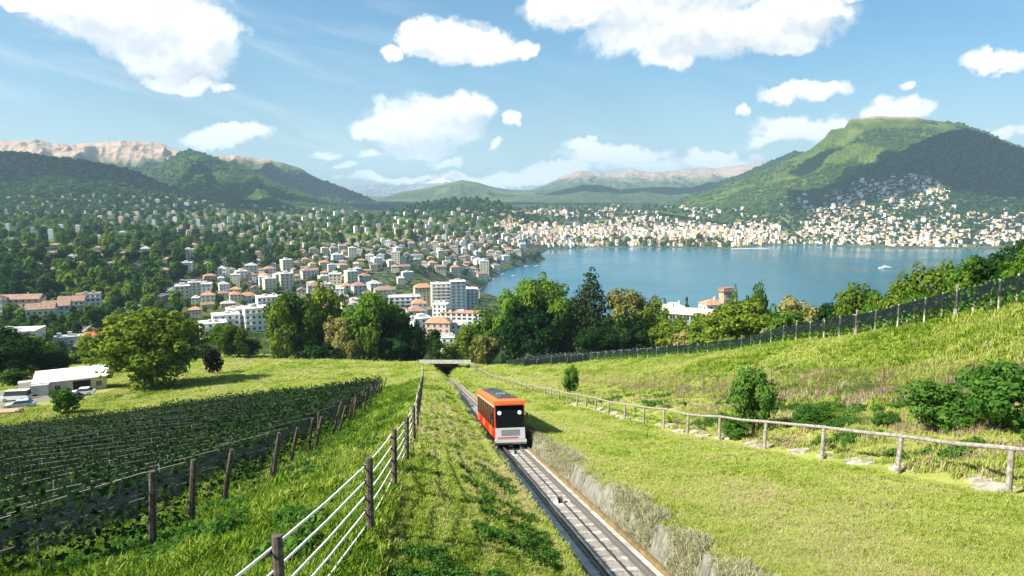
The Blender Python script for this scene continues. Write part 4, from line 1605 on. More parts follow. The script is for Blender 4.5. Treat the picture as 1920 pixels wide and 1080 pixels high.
building('tall blue glazed tower block in the middle of the three', 'tower block', 858, 720, 16, 16, 37, R(10), m_bluegl, cols=3, side=3, floors=11, win=WIN_W, name='tower_block', group='tower blocks behind the office')
building('tall pale tower block at right, nearest the lake shore', 'tower block', 884, 740, 13, 16, 31, R(10), WALL['white'], cols=3, side=3, floors=9, balcony=True, name='tower_block', group='tower blocks behind the office')
building('wide white apartment block with dark window bays above the left tree clump', 'apartment block', 758, 620, 28, 14, 20, R(14), WALL['white'], cols=6, side=3, win=WIN_W, balcony=True)
building('white apartment block with red roof right of the wide white one', 'apartment block', 786, 570, 12, 11, 17, R(14), WALL['white'], 'hip', ROOF['terracotta'], cols=3, side=3)
building('ochre apartment block standing above the wide white one', 'apartment block', 793, 760, 20, 14, 24, R(16), WALL['ochre'], 'hip', ROOF['terracotta'], cols=5, side=3)
building('cream block with brown roof at the back left of the white block', 'apartment block', 720, 780, 22, 13, 17, R(18), WALL['cream'], 'hip', ROOF['brown'], cols=5, side=3)
# lakeside villa with a stone tower on the right
VD = 330
q = at(1360, 585, VD)
T_ = thing('villa_tower', 'square stone tower with flat capped top rising in front of the lake', 'tower', (q[0], q[1], q[2] - 14), R(12))
m_stone = simple('stone_tan', (0.33, 0.26, 0.19), 0.95, 0.2, 1.2, bump=0.4)
MB().box(-2.4, 2.4, -2.4, 2.4, -6, 24).build('shaft', m_stone, T_)
MB().box(-3.0, 3.0, -3.0, 3.0, 24.003, 24.7).box(-2.5, 2.5, -2.5, 2.5, 24.703, 26.0).build('cap', ROOF['brown'], T_)
for s_ in (-1, 0, 1):
    link('window', WIN, T_, (s_ * 1.3, -2.42, 20.5)).scale = (0.5, 1, 1.1)
q = at(1333, 590, VD)
building('white villa with red tiled roof just left of the stone tower', 'villa', 0, 0, 9, 8, 10.5, R(12), WALL['white'], 'hip', ROOF['terracotta'], cols=2, side=2, name='villa', loc=(q[0], q[1], at(1333, 561, VD)[2] - 12.5))
q = at(1290, 602, 300)
building('long low building with beige roof and dark eaves before the lake', 'pavilion', 0, 0, 21, 9, 3.2, R(-24), WALL['grey'], 'gable', simple('roof_beige', (0.46, 0.39, 0.31), 0.9, 0.12, 0.9), cols=7, side=2, floors=1, win=WIN_W, name='pavilion', loc=(q[0], q[1], at(1290, 576, 300)[2] - 5.7))
q = at(1262, 590, 330)
building('small pinkish house behind the long low beige roofed building', 'house', 0, 0, 10, 8, 7.5, R(-20), WALL['pink'], 'hip', ROOF['pale'], cols=3, side=2, name='house', loc=(q[0], q[1], at(1262, 567, 330)[2] - 9.6))

# motorway on the valley floor
rp = [(120, 650, 385), (165, 622, 430), (205, 601, 470), (240, 585, 520), (275, 569, 590), (310, 553, 670), (345, 538, 770)]
L_ = []
for (px, py, D) in rp:
    q = at(px, py, D)
    L_.append(np.array([q[0], q[1], drop(q[0], q[1]) + 2.2]))
Ls = np.array(L_)
tt_ = np.linspace(0, len(Ls) - 1, 60)
C_ = np.stack([np.interp(tt_, np.arange(len(Ls)), Ls[:, k]) for k in range(3)], -1)
for _ in range(6):
    C_[1:-1] = 0.25 * C_[:-2] + 0.5 * C_[1:-1] + 0.25 * C_[2:]


def ribbon(name, C, offs, mat, z0=0.0, kind=None, parent=None):
    """a strip following line C; offs are (sideways, up) pairs across it"""
    T = np.gradient(C, axis=0)
    N = np.stack([T[:, 1], -T[:, 0], 0 * T[:, 0]], -1)
    N /= np.linalg.norm(N, axis=1, keepdims=True)
    rows = [C + N * a + np.array([0, 0, b + z0]) for (a, b) in offs]
    V = np.stack(rows, 1).reshape(-1, 3)
    o = link(name, mesh_from(name, V, grid_faces(len(C), len(offs)), mat), parent)
    if kind:
        tag(o, kind=kind)
    return o


m_asph = simple('asphalt', (0.10, 0.095, 0.09), 0.9, 0.1, 0.5)
m_line = simple('road_paint', (0.72, 0.72, 0.70), 0.7, 0.05)
ribbon('road', C_, [(-11, -5), (-11, 0.9), (-10.7, 0.9), (-10.7, 0), (10.7, 0), (10.7, 0.9), (11, 0.9), (11, -5)], m_asph, kind='structure')
for off in (-9.8, -0.35, 0.35, 9.8):
    ribbon('road_marking', C_, [(off - 0.12, 0.006), (off + 0.12, 0.006)], m_line, kind='structure')

# ================================================================== the yard with its shed and vehicles
def yard_pt(px, D):
    return gpt(px, D)


q = yard_pt(138, 148)
T_ = thing('yard_shed', 'long shed with white sheet roof and cream walls above the meadow', 'shed', q, R(30))
MB().box(-6.2, 6.2, -3.6, 3.6, -3, 3.2).build('wall', WALL['cream'], T_)
MB().add([(-6.9, -4.6, 3.15), (6.9, -4.6, 3.15), (6.9, 4.3, 3.85), (-6.9, 4.3, 3.85), (-6.9, -4.6, 3.35), (6.9, -4.6, 3.35), (6.9, 4.3, 4.05), (-6.9, 4.3, 4.05)],
         [(0, 3, 2, 1), (4, 5, 6, 7), (0, 1, 5, 4), (1, 2, 6, 5), (2, 3, 7, 6), (3, 0, 4, 7)]).build('roof', m_whiteroof, T_)
m_darkpanel = simple('dark_brown', (0.03, 0.025, 0.02), 0.9, 0.2)
MB().box(0.2, 3.4, -3.66, -3.58, 0, 2.7).build('dark_panel', m_darkpanel, T_)  # near-black panel set flat on the front wall
for x in (-4.8, -2.6, 4.9):
    link('window', WIN, T_, (x, -3.62, 1.2)).scale = (0.7, 1, 0.6)

m_tyre = simple('tyre', (0.02, 0.02, 0.02), 0.9, 0.1)
m_carglass = m_glass


def car(label, q, rz, paint, L=4.4, van=False, group='vehicles on the yard'):
    T_ = thing('parked_car', label, 'car', q, rz, group)
    h1, h2 = (0.95, 1.48) if not van else (1.1, 2.1)
    w = 0.88
    prof = [(-L / 2, 0.3), (-L / 2, 0.72), (-L * 0.46, h1 * 0.9), (-L * 0.24, h1), (L * 0.44, h1), (L / 2, h1 * 0.85), (L / 2, 0.35)]
    mb = MB()
    n = len(prof)
    mb.add([(x, -w, z) for x, z in prof] + [(x, w, z) for x, z in prof],
           [tuple(range(n)), tuple(range(2 * n - 1, n - 1, -1))] + [(i, i + n, (i + 1) % n + n, (i + 1) % n) for i in range(n)])
    mb.build('body', paint, T_)
    a0, a1, a2, a3 = (-0.24, -0.10, 0.28, 0.43) if not van else (-0.36, -0.28, 0.46, 0.49)
    gl = MB()
    cw = 0.78
    vs = [(L * a0, -cw - 0.06, h1 + 0.002), (L * a3, -cw - 0.06, h1 + 0.002), (L * a3, cw + 0.06, h1 + 0.002), (L * a0, cw + 0.06, h1 + 0.002),
          (L * a1, -cw + 0.08, h2 - 0.06), (L * a2, -cw + 0.08, h2 - 0.06), (L * a2, cw - 0.08, h2 - 0.06), (L * a1, cw - 0.08, h2 - 0.06)]
    gl.add(vs, [(0, 1, 5, 4), (1, 2, 6, 5), (2, 3, 7, 6), (3, 0, 4, 7)])
    gl.build('cabin_glass', m_carglass, T_)
    MB().box(L * a1 - 0.03, L * a2 + 0.03, -cw + 0.05, cw - 0.05, h2 - 0.058, h2).build('roof', paint, T_)
    for sx in (-0.30, 0.30):
        for sy in (-1, 1):
            wv = MB()
            wv.tube([(sx * L, sy * 0.90, 0.32), (sx * L, sy * 0.70, 0.32)], 0.32, 14)
            wo = wv.build('wheel', m_tyre, T_)
            MB().tube([(sx * L, sy * 0.91, 0.32), (sx * L, sy * 0.905, 0.32)], 0.19, 10).build('rim', m_steel, wo)
    return T_


m_steel = simple('steel', (0.45, 0.46, 0.47), 0.4, 0.06, metal=0.7)
m_pwhite = simple('paint_white', (0.75, 0.75, 0.74), 0.35, 0.03, spec=0.5)
m_pblack = simple('paint_black', (0.02, 0.022, 0.028), 0.3, 0.03, spec=0.5)
m_pblue = simple('paint_pale_blue', (0.38, 0.46, 0.52), 0.35, 0.03, spec=0.5)
car('white car parked on the verge beside the white roofed shed', yard_pt(155, 137), R(18), m_pwhite)
car('black car parked half hidden in front of the white one', yard_pt(133, 131), R(16), m_pblack)
car('pale blue estate car at the left end of the yard', yard_pt(38, 125), R(22), m_pblue, 4.7)
car('white delivery van at the far left end of the yard', yard_pt(30, 136), R(10), m_pwhite, 5.2, True)
m_yel = simple('digger_yellow', (0.60, 0.42, 0.04), 0.5, 0.08)
q = yard_pt(60, 140)
T_ = thing('mini_digger', 'small yellow digger standing on the gravel yard', 'digger', q, R(25))
MB().box(-1.1, 1.1, -0.85, -0.45, 0, 0.55).box(-1.1, 1.1, 0.45, 0.85, 0, 0.55).build('track', m_tyre, T_)
MB().box(-0.9, 0.9, -0.7, 0.7, 0.56, 1.2).box(-0.9, -0.1, -0.7, 0.7, 1.203, 1.5).build('body', m_yel, T_)
MB().box(-0.05, 0.75, -0.6, 0.1, 1.203, 2.3).build('cab', m_glass, T_)
MB().tube([(0.8, 0.4, 1.0), (1.7, 0.4, 2.4), (2.6, 0.4, 1.6), (2.7, 0.4, 0.6)], 0.13, 6).build('arm', m_yel, T_)
for i, (px, D, cl_) in enumerate([(78, 141, 'grey'), (88, 143, 'cream'), (52, 146, 'white')]):
    q = yard_pt(px, D)
    T_ = thing('storage_container', {'grey': 'grey storage container', 'cream': 'cream storage container next to the shed', 'white': 'white storage container behind the digger'}[cl_] + (' in the yard row' if cl_ == 'grey' else ''), 'container', q, R(24 + i * 5))
    MB().box(-1.5, 1.5, -1.1, 1.1, 0, 2.3).build('body', WALL[cl_], T_)
    mb = MB()
    for k in range(7):
        mb.box(-1.4 + k * 0.42, -1.2 + k * 0.42, -1.15, -1.1, 0.1, 2.2)
    tag(mb.build('ribs', WALL[cl_], T_), kind='stuff')
    MB().box(-1.55, 1.55, -1.15, 1.15, 2.303, 2.4).build('lid', ROOF['grey'], T_)
m_wood = simple('timber_grey', (0.27, 0.24, 0.21), 0.9, 0.2, 9.0, bump=0.5)
m_wood_d = simple('timber_dark', (0.085, 0.07, 0.058), 0.9, 0.25, 9.0, bump=0.6)
m_plank = simple('timber_new', (0.45, 0.30, 0.18), 0.85, 0.15, 4.0)
q = yard_pt(12, 119)
T_ = thing('timber_pile', 'pile of sawn tan boards lying at the yard edge', 'timber pile', q, R(15))
for k in range(12):
    x = random.uniform(-0.4, 0.4)
    MB().box(-2.0 + x, 2.0 + x, -1.2 + (k % 4) * 0.6, -0.7 + (k % 4) * 0.6, 0.02 + (k // 4) * 0.25, 0.22 + (k // 4) * 0.25).build('board', m_plank, T_)

# ================================================================== the funicular railway
m_ballast, t, b = new_mat('track_gravel')
geo = t.new('ShaderNodeNewGeometry')
n = t.noise(geo.outputs['Position'], 14.0, 6.0, 0.7)
n2 = t.noise(geo.outputs['Position'], 1.1, 4.0, 0.6)
c = t.mix(t.ramp(n, 0.3, 0.7), (0.22, 0.21, 0.195), (0.42, 0.405, 0.375))
c = t.mix(t.math('MULTIPLY', t.ramp(n2, 0.45, 0.65), 0.5), c, (0.20, 0.18, 0.11))
t.put(b.inputs['Base Color'], c)
b.inputs['Roughness'].default_value = 0.95
bp = t.new('ShaderNodeBump')
bp.inputs['Strength'].default_value = 0.9
bp.inputs['Distance'].default_value = 0.05
t.put(bp.inputs['Height'], n)
t.put(b.inputs['Normal'], bp.outputs[0])
m_rail, t, b = new_mat('rail_steel')
b.inputs['Base Color'].default_value = (0.25, 0.22, 0.20, 1)
b.inputs['Metallic'].default_value = 0.6
b.inputs['Roughness'].default_value = 0.38
m_rust = simple('rust_brown', (0.19, 0.14, 0.06), 0.85, 0.15, 3.0)
m_cable = simple('cable_dark', (0.035, 0.033, 0.03), 0.5, 0.1)
m_slab = simple('sleeper_concrete', (0.37, 0.355, 0.325), 0.92, 0.2, 5.0, bump=0.5)
o0 = S(TC, 0.0, H_TR)
Tt = Vector(VPD).normalized()
track = thing('funicular_track', 'single metre gauge funicular track running straight down the cutting', 'railway track', S(TC, 0, H_TR))
TRM = track.matrix_world.copy()


def strip(name, sect, D0, D1, mat, parent, n=2):
    """a bar along the track; sect = closed section of (l offset from the centre, height above the bed)"""
    Ds = np.linspace(D0, D1, n)
    base = np.array(track.location)
    V = []
    for D in Ds:
        for (a, hgt) in sect:
            V.append(S(TC + a, D, H_TR - hgt) - base)
    k = len(sect)
    F = []
    for i in range(n - 1):
        for j in range(k):
            F.append((i * k + j, i * k + (j + 1) % k, (i + 1) * k + (j + 1) % k, (i + 1) * k + j))
    F.append(tuple(range(k - 1, -1, -1)))
    F.append(tuple((n - 1) * k + j for j in range(k)))
    return link(name, mesh_from(name, V, F, mat), parent)


strip('bed', [(-0.68, -0.1), (0.72, -0.1), (0.72, 0.08), (-0.68, 0.08)], 1, 290, m_ballast, track)
strip('kerb', [(-0.92, -0.1), (-0.70, -0.1), (-0.70, 0.17), (-0.92, 0.17)], 1, 290, m_conc_l, track)
strip('kerb', [(0.66, -0.1), (0.90, -0.1), (0.90, 0.12), (0.66, 0.12)], 1, 290, m_conc_l, track)
strip('cable_duct', [(0.93, -0.05), (1.03, -0.05), (1.03, 0.22), (0.93, 0.22)], 1, 290, m_rust, track)
for s_ in (-0.5, 0.5):
    w_ = 0.036
    strip('rail', [(s_ - 0.075, 0.12), (s_ + 0.075, 0.12), (s_ + 0.075, 0.145), (s_ + 0.012, 0.16), (s_ + 0.012, 0.225), (s_ + w_, 0.232), (s_ + w_, 0.265), (s_ - w_, 0.265), (s_ - w_, 0.232), (s_ - 0.012, 0.225), (s_ - 0.012, 0.16), (s_ - 0.075, 0.145)], 1, 290, m_rail, track)
strip('haul_cable', [(-0.02, 0.22), (0.0, 0.20), (0.02, 0.22), (0.0, 0.24)], 1, 41, m_cable, track)
# sleepers: one mesh, copied down the line
yv = np.array(Tt)
a_ = np.cross(yv, [0, 0, 1.0])
a_ /= np.linalg.norm(a_)
zv = np.cross(a_, yv)
zv /= np.linalg.norm(zv)
sl_me = MB().box(-0.62, 0.62, -0.13, 0.13, 0.03, 0.117).mesh('sleeper', m_slab)
M3 = Matrix(((a_[0], yv[0], zv[0]), (a_[1], yv[1], zv[1]), (a_[2], yv[2], zv[2])))
for k in range(216):
    D = 6 + k * 0.93
    o = link('sleeper', sl_me, track)
    p = S(TC, D, H_TR) - np.array(track.location)
    o.matrix_local = Matrix.Translation(Vector(p)) @ M3.to_4x4() @ Matrix.Rotation(random.uniform(-0.012, 0.012), 4, 'Z')
# steps of worn concrete between the rails
pl_me = MB().box(-0.40, 0.40, -0.22, 0.22, 0.02, 0.10).mesh('step_slab', m_conc_l)
# cable pulleys
for D in (25.2, 12.5, 38.2):
    p = S(TC - 0.02, D, H_TR) - np.array(track.location)
    mb = MB()
    mb.tube([(-0.07, 0, 0.17), (-0.03, 0, 0.17), (0.03, 0, 0.17), (0.07, 0, 0.17)], [0.17, 0.11, 0.11, 0.17], 16)
    o = mb.build('cable_pulley', m_cable, track)
    o.matrix_local = Matrix.Translation(Vector(p)) @ M3.to_4x4()
    o2 = MB().box(-0.40, 0.40, -0.55, 0.55, 0.02, 0.125).box(-0.13, -0.09, -0.2, 0.2, 0.128, 0.24).box(0.09, 0.13, -0.2, 0.2, 0.128, 0.24).build('pulley_plinth', m_conc_l, track)
    o2.matrix_local = Matrix.Translation(Vector(p)) @ M3.to_4x4()

# low concrete retaining wall on the right, cast in panels
m_wallc, t, b = new_mat('weathered_concrete')
geo = t.new('ShaderNodeNewGeometry')
n = t.noise(geo.outputs['Position'], 1.6, 6.0, 0.65)
n2 = t.noise(t.vmath('MULTIPLY', geo.outputs['Position'], (9.0, 9.0, 0.8)), 1.0, 4.0, 0.6)
c = t.mix(t.ramp(n, 0.3, 0.7), (0.13, 0.125, 0.105), (0.27, 0.26, 0.23))
c = t.mix(t.math('MULTIPLY', t.ramp(n2, 0.46, 0.62), 0.75), c, (0.09, 0.10, 0.05))
t.put(b.inputs['Base Color'], c)
b.inputs['Roughness'].default_value = 0.95
bp = t.new('ShaderNodeBump')
bp.inputs['Strength'].default_value = 0.6
bp.inputs['Distance'].default_value = 0.03
t.put(bp.inputs['Height'], n2)
t.put(b.inputs['Normal'], bp.outputs[0])
rw = thing('retaining_wall', 'low weathered concrete retaining wall along the right of the track below the car', 'retaining wall', S(6.1, 6.0, 5.0))
rb_ = np.array(rw.location)
for k in range(14):
    D0, D1 = 3.0 + k * 3.0, 3.0 + (k + 1) * 3.0 - 0.03
    tp0 = 4.44 + random.uniform(-0.05, 0.05)
    vs = []
    for D in (D0, D1):
        for (l, h) in ((5.93, 5.5), (6.21, tp0), (6.36, tp0 - 0.01), (6.36, 5.5)):
            vs.append(S(l, D, h) - rb_)
    MB().add(vs, [(0, 1, 5, 4), (1, 2, 6, 5), (2, 3, 7, 6), (3, 0, 4, 7), (0, 3, 2, 1), (4, 5, 6, 7)]).build('panel', m_wallc, rw)

# tunnel mouth with the footpath bridge over it
pb = S(TC, D_PORTAL, H_TR)
port = thing('tunnel_portal', 'pale concrete bridge slab over the dark tunnel mouth of the track', 'tunnel portal', pb)


def pbox(name, l0, l1, D0, D1, h0, h1, mat, parent):
    b_ = np.array(pb)
    vs = [S(l0, D0, h1) - b_, S(l1, D0, h1) - b_, S(l1, D1, h1) - b_, S(l0, D1, h1) - b_, S(l0, D0, h0) - b_, S(l1, D0, h0) - b_, S(l1, D1, h0) - b_, S(l0, D1, h0) - b_]
    return MB().add(vs, [(0, 3, 2, 1), (4, 5, 6, 7), (0, 1, 5, 4), (1, 2, 6, 5), (2, 3, 7, 6), (3, 0, 4, 7)]).build(name, mat, parent)


pbox('deck', -3.0, 11.8, 197, 207.5, 0.45, 1.2, m_conc, port)
pbox('parapet', -3.0, 11.8, 197.05, 197.4, 0.1, 0.447, m_conc, port)
pbox('wing_wall', -2.9, 3.4, 206.6, 207.4, 1.253, 6.2, m_conc, port)
pbox('wing_wall', 6.3, 8.6, 206.6, 207.4, 1.253, 6.2, m_conc, port)
pbox('lintel', 3.403, 6.297, 206.6, 207.4, 1.253, 2.2, m_conc, port)
pbox('wall_lining', 3.0, 3.397, 207.41, 300, 2.0, 6.2, m_conc, port)
pbox('wall_lining', 6.303, 6.7, 207.41, 300, 2.0, 6.2, m_conc, port)
pbox('vault', 3.0, 6.7, 207.41, 300, 1.6, 1.997, m_conc, port)
pbox('floor_slab', 3.403, 6.297, 206.4, 300, 5.5, 5.7, m_conc, port)
pbox('end_wall', 3.403, 6.297, 299, 299.9, 2.0, 5.49, m_conc, port)

# ---- the car
m_red, t, b = new_mat('car_red')
b.inputs['Base Color'].default_value = (0.55, 0.035, 0.012, 1)
b.inputs['Roughness'].default_value = 0.35
b.inputs['Coat Weight'].default_value = 0.3
m_orange, t, b = new_mat('car_orange')
b.inputs['Base Color'].default_value = (0.62, 0.135, 0.03, 1)
b.inputs['Roughness'].default_value = 0.4
m_silver, t, b = new_mat('car_silver')
b.inputs['Base Color'].default_value = (0.50, 0.50, 0.485, 1)
b.inputs['Roughness'].default_value = 0.4
b.inputs['Metallic'].default_value = 0.3
m_roofd = simple('car_roof_dark', (0.07, 0.075, 0.08), 0.6, 0.2, 2.0)
m_black = simple('undercarriage_black', (0.012, 0.012, 0.012), 0.8, 0.1)
m_disc, t, b = new_mat('disc_white')
b.inputs['Base Color'].default_value = (0.85, 0.83, 0.82, 1)
b.inputs['Roughness'].default_value = 0.2
m_darkglass, t, b = new_mat('car_glass')
b.inputs['Base Color'].default_value = (0.007, 0.008, 0.009, 1)
b.inputs['Roughness'].default_value = 0.12
b.inputs['IOR'].default_value = 1.25
b.inputs['Specular IOR Level'].default_value = 0.15

m_sideglass, t, b = new_mat('side_glass')
b.inputs['Base Color'].default_value = (0.010, 0.020, 0.018, 1)
b.inputs['Roughness'].default_value = 0.25
b.inputs['IOR'].default_value = 1.12
b.inputs['Specular IOR Level'].default_value = 0.05
fc = thing('funicular_car', 'orange red funicular car with dark windscreen and silver front climbing the track', 'funicular car', (0, 0, 0))
D0c = 40.0
pc = S(TC - 0.07, D0c, H_TR - 0.27)
Mc = Matrix.Translation(Vector(pc)) @ M3.to_4x4()
fc.matrix_world = Mc
HW, LC = 0.89, 15.0           # half width, length
Z0, Z1, ZR = 0.42, 1.10, 2.42


def cpart(name, mb, mats, parent=None, smooth=False):
    return mb.build(name, mats, parent or fc, smooth)


cpart('chassis', MB().box(-0.72, 0.72, 0.5, LC - 0.5, 0.10, 0.417), m_black)
cpart('body', MB().box(-HW, HW, 0.28, LC, Z0, Z1 - 0.10).box(-HW, -HW + 0.06, 0.28, 0.42, Z1 - 0.097, ZR).box(HW - 0.06, HW, 0.28, 0.42, Z1 - 0.097, ZR)
      .box(-HW, HW, LC - 0.12, LC, Z1 - 0.097, ZR), m_red)
# front below the windscreen leans out a little
fr = MB().add([(-HW + 0.02, 0.02, 0.45), (HW - 0.02, 0.02, 0.45), (HW - 0.02, 0.275, 0.45), (-HW + 0.02, 0.275, 0.45),
               (-HW + 0.02, 0.12, Z1), (HW - 0.02, 0.12, Z1), (HW - 0.02, 0.275, Z1), (-HW + 0.02, 0.275, Z1)],
              [(0, 3, 2, 1), (4, 5, 6, 7), (0, 1, 5, 4), (1, 2, 6, 5), (2, 3, 7, 6), (3, 0, 4, 7)])
fp = cpart('front_panel', fr, m_silver)
cpart('stripe', MB().box(-HW + 0.12, HW - 0.45, 0.005, 0.03, 0.52, 0.575), m_red, fp)
for k in range(9):
    cpart('grille_slat', MB().box(-0.55, 0.55, 0.035 + k * 0.006, 0.075 + k * 0.006, 0.66 + k * 0.04, 0.675 + k * 0.04), m_steel, fp)
bmp = MB().add([(-HW - 0.04, 0.0, 0.16), (HW + 0.04, 0.0, 0.16), (HW + 0.04, 0.3, 0.16), (-HW - 0.04, 0.3, 0.16),
                (-HW - 0.04, -0.12, 0.28), (HW + 0.04, -0.12, 0.28), (-HW - 0.04, -0.10, 0.42), (HW + 0.04, -0.10, 0.42), (HW + 0.04, 0.3, 0.44), (-HW - 0.04, 0.3, 0.44)],
               [(0, 1, 5, 4), (4, 5, 7, 6), (6, 7, 8, 9), (0, 3, 2, 1), (2, 3, 9, 8), (0, 4, 6, 9, 3), (1, 2, 8, 7, 5)])
cpart('bumper', bmp, m_silver)
# windscreen leaning back
ws = MB().add([(-HW + 0.065, 0.14, Z1 + 0.003), (HW - 0.065, 0.14, Z1 + 0.003), (HW - 0.065, 0.26, ZR - 0.02), (-HW + 0.065, 0.26, ZR - 0.02),
               (-HW + 0.065, 0.20, Z1 + 0.003), (HW - 0.065, 0.20, Z1 + 0.003), (HW - 0.065, 0.32, ZR - 0.02), (-HW + 0.065, 0.32, ZR - 0.02)],
              [(0, 1, 2, 3), (7, 6, 5, 4), (0, 4, 5, 1), (3, 2, 6, 7), (1, 5, 6, 2), (0, 3, 7, 4)])
wso = cpart('windscreen', ws, m_darkglass)
cpart('wiper', MB().tube([(0.1, 0.125, Z1 + 0.05), (-0.25, 0.16, Z1 + 0.55)], 0.012, 5), m_black, wso)
for s_ in (-1, 1):
    mo = cpart('mirror', MB().box(s_ * (HW + 0.14) - 0.06, s_ * (HW + 0.14) + 0.06, 0.10, 0.14, Z1 + 0.55, Z1 + 0.85), m_black)
    cpart('mirror_arm', MB().tube([(s_ * HW, 0.2, Z1 + 0.9), (s_ * (HW + 0.14), 0.12, Z1 + 0.86)], 0.015, 5), m_black, mo)
cpart('coupling', MB().box(-0.12, 0.12, -0.10, 0.4, 0.02, 0.155), m_black)
cpart('cab_desk', MB().box(-HW + 0.12, HW - 0.12, 0.36, 0.75, Z1 - 0.09, Z1 + 0.05), m_roofd)
for x in (-0.60, 0.60):
    z = ZR - 0.46
    y = 0.14 + 0.12 * (z - Z1) / (ZR - Z1)
    mb = MB()
    mb.tube([(x, y - 0.05, z), (x, y - 0.01, z)], [0.10, 0.115], 18)
    lo = cpart('white_disc', mb, m_disc)  # pale disc set high against the windscreen
    cpart('disc_bezel', MB().tube([(x, y - 0.012, z), (x, y + 0.02, z)], 0.135, 18), m_steel, lo)
# roof: orange rim round a dark panel
rim = MB()
x, y0, y1 = HW + 0.05, 0.06, LC + 0.05
rim.add([(-x, y0, ZR), (x, y0, ZR), (x, y1, ZR), (-x, y1, ZR), (-x, y0, ZR + 0.24), (x, y0, ZR + 0.24), (x, y1, ZR + 0.24), (-x, y1, ZR + 0.24),
         (-x + 0.25, y0 + 0.7, ZR + 0.34), (x - 0.25, y0 + 0.7, ZR + 0.34), (x - 0.25, y1 - 0.7, ZR + 0.34), (-x + 0.25, y1 - 0.7, ZR + 0.34)],
        [(0, 3, 2, 1), (0, 1, 5, 4), (1, 2, 6, 5), (2, 3, 7, 6), (3, 0, 4, 7), (4, 5, 9, 8), (5, 6, 10, 9), (6, 7, 11, 10), (7, 4, 8, 11), (8, 9, 10, 11)])
ro = cpart('roof', rim, m_orange)
cpart('roof_panel', MB().box(-x + 0.33, x - 0.33, y0 + 0.95, y1 - 1.0, ZR + 0.343, ZR + 0.40), m_roofd, ro)
for k in range(5):
    yy = 2.2 + k * 2.5
    cpart('roof_hatch', MB().box(-0.28, 0.28, yy, yy + 0.9, ZR + 0.403, ZR + 0.47), m_roofd if k != 1 else m_steel, ro)
cpart('destination_strip', MB().box(-HW + 0.2, HW - 0.2, 0.045, 0.057, ZR + 0.05, ZR + 0.19), m_orange, ro)
# side walls: tall windows between red posts; doors take every second bay
nb = 8
bw = (LC - 0.75) / nb
for s_ in (-1, 1):
    cpart('side_band', MB().box(min(s_ * HW, s_ * (HW - 0.05)), max(s_ * HW, s_ * (HW - 0.05)), 0.423, LC - 0.123, ZR - 0.16, ZR - 0.003), m_silver)
    for i in range(nb):
        ya = 0.45 + i * bw
        xo = s_ * (HW - 0.002)
        xi = s_ * (HW - 0.05)
        po = MB().box(min(xo, xi), max(xo, xi), ya, ya + 0.20, Z1 - 0.097, ZR - 0.163)
        cpart('window_post', po, m_red)
        cpart('side_window', MB().box(min(s_ * (HW - 0.008), s_ * (HW - 0.05)), max(s_ * (HW - 0.008), s_ * (HW - 0.05)), ya + 0.203, ya + bw - 0.003, Z1 - 0.097, ZR - 0.163), m_sideglass)
        if i % 3 == 1 and True:
            do = cpart('door', MB().box(min(s_ * (HW + 0.003), s_ * (HW + 0.03)), max(s_ * (HW + 0.003), s_ * (HW + 0.03)), ya + 0.12, ya + bw - 0.06, Z0 + 0.03, Z1 - 0.12), m_orange)
            cpart('handle', MB().box(min(s_ * (HW + 0.032), s_ * (HW + 0.06)), max(s_ * (HW + 0.032), s_ * (HW + 0.06)), ya + 0.25, ya + 0.30, Z1 - 0.45, Z1 - 0.2), m_steel, do)
        else:
            cpart('panel', MB().box(min(s_ * (HW + 0.003), s_ * (HW + 0.018)), max(s_ * (HW + 0.003), s_ * (HW + 0.018)), ya + 0.06, ya + bw - 0.03, Z0 + 0.04, Z1 - 0.14), m_red)
for y in (1.6, 2.7, LC - 2.7, LC - 1.6):
    for x in (-0.5, 0.5):
        cpart('wheel', MB().tube([(x - 0.05, y, 0.26), (x + 0.05, y, 0.26)], 0.26, 18), m_rail)

# ================================================================== boats on the lake
def boat(label, px, py, L, rz, hull, cabin=True, cat='boat', group=None, name='boat', sail=False):
    xy = lake_pt(px, py)
    T_ = thing(name, label, cat, (xy[0], xy[1], 0.02), rz, group)
    w = L * 0.16
    st = [(-0.5, 0.75), (-0.25, 1.0), (0.15, 0.95), (0.38, 0.55), (0.5, 0.03)]
    mb = MB()
    vs = []
    for (x, k) in st:
        vs += [(x * L, -w * k, L * 0.075), (x * L, -w * k * 0.7, -0.1), (x * L, w * k * 0.7, -0.1), (x * L, w * k, L * 0.075)]
    fs = []
    for i in range(len(st) - 1):
        a = i * 4
        fs += [(a, a + 1, a + 5, a + 4), (a + 1, a + 2, a + 6, a + 5), (a + 2, a + 3, a + 7, a + 6), (a + 3, a, a + 4, a + 7)]
    fs.append((0, 3, 2, 1))
    mb.add(vs, fs)
    mb.build('hull', hull, T_)
    if cabin:
        cb = MB().box(-0.32 * L, 0.2 * L, -w * 0.7, w * 0.7, L * 0.0753, L * 0.14).build('cabin', m_pwhite, T_)
        MB().box(-0.30 * L, 0.18 * L, -w * 0.72, w * 0.72, L * 0.095, L * 0.12).build('window_band', m_glass, cb)
        MB().box(-0.34 * L, 0.22 * L, -w * 0.75, w * 0.75, L * 0.1403, L * 0.148).build('upper_deck', m_pwhite, T_)
        MB().box(-0.05 * L, 0.12 * L, -w * 0.4, w * 0.4, L * 0.1483, L * 0.19).build('wheelhouse', m_pwhite, T_)
    else:
        MB().box(-0.3 * L, 0.25 * L, -w * 0.5, w * 0.5, L * 0.0753, L * 0.13).build('cabin', m_pwhite, T_)
    return T_


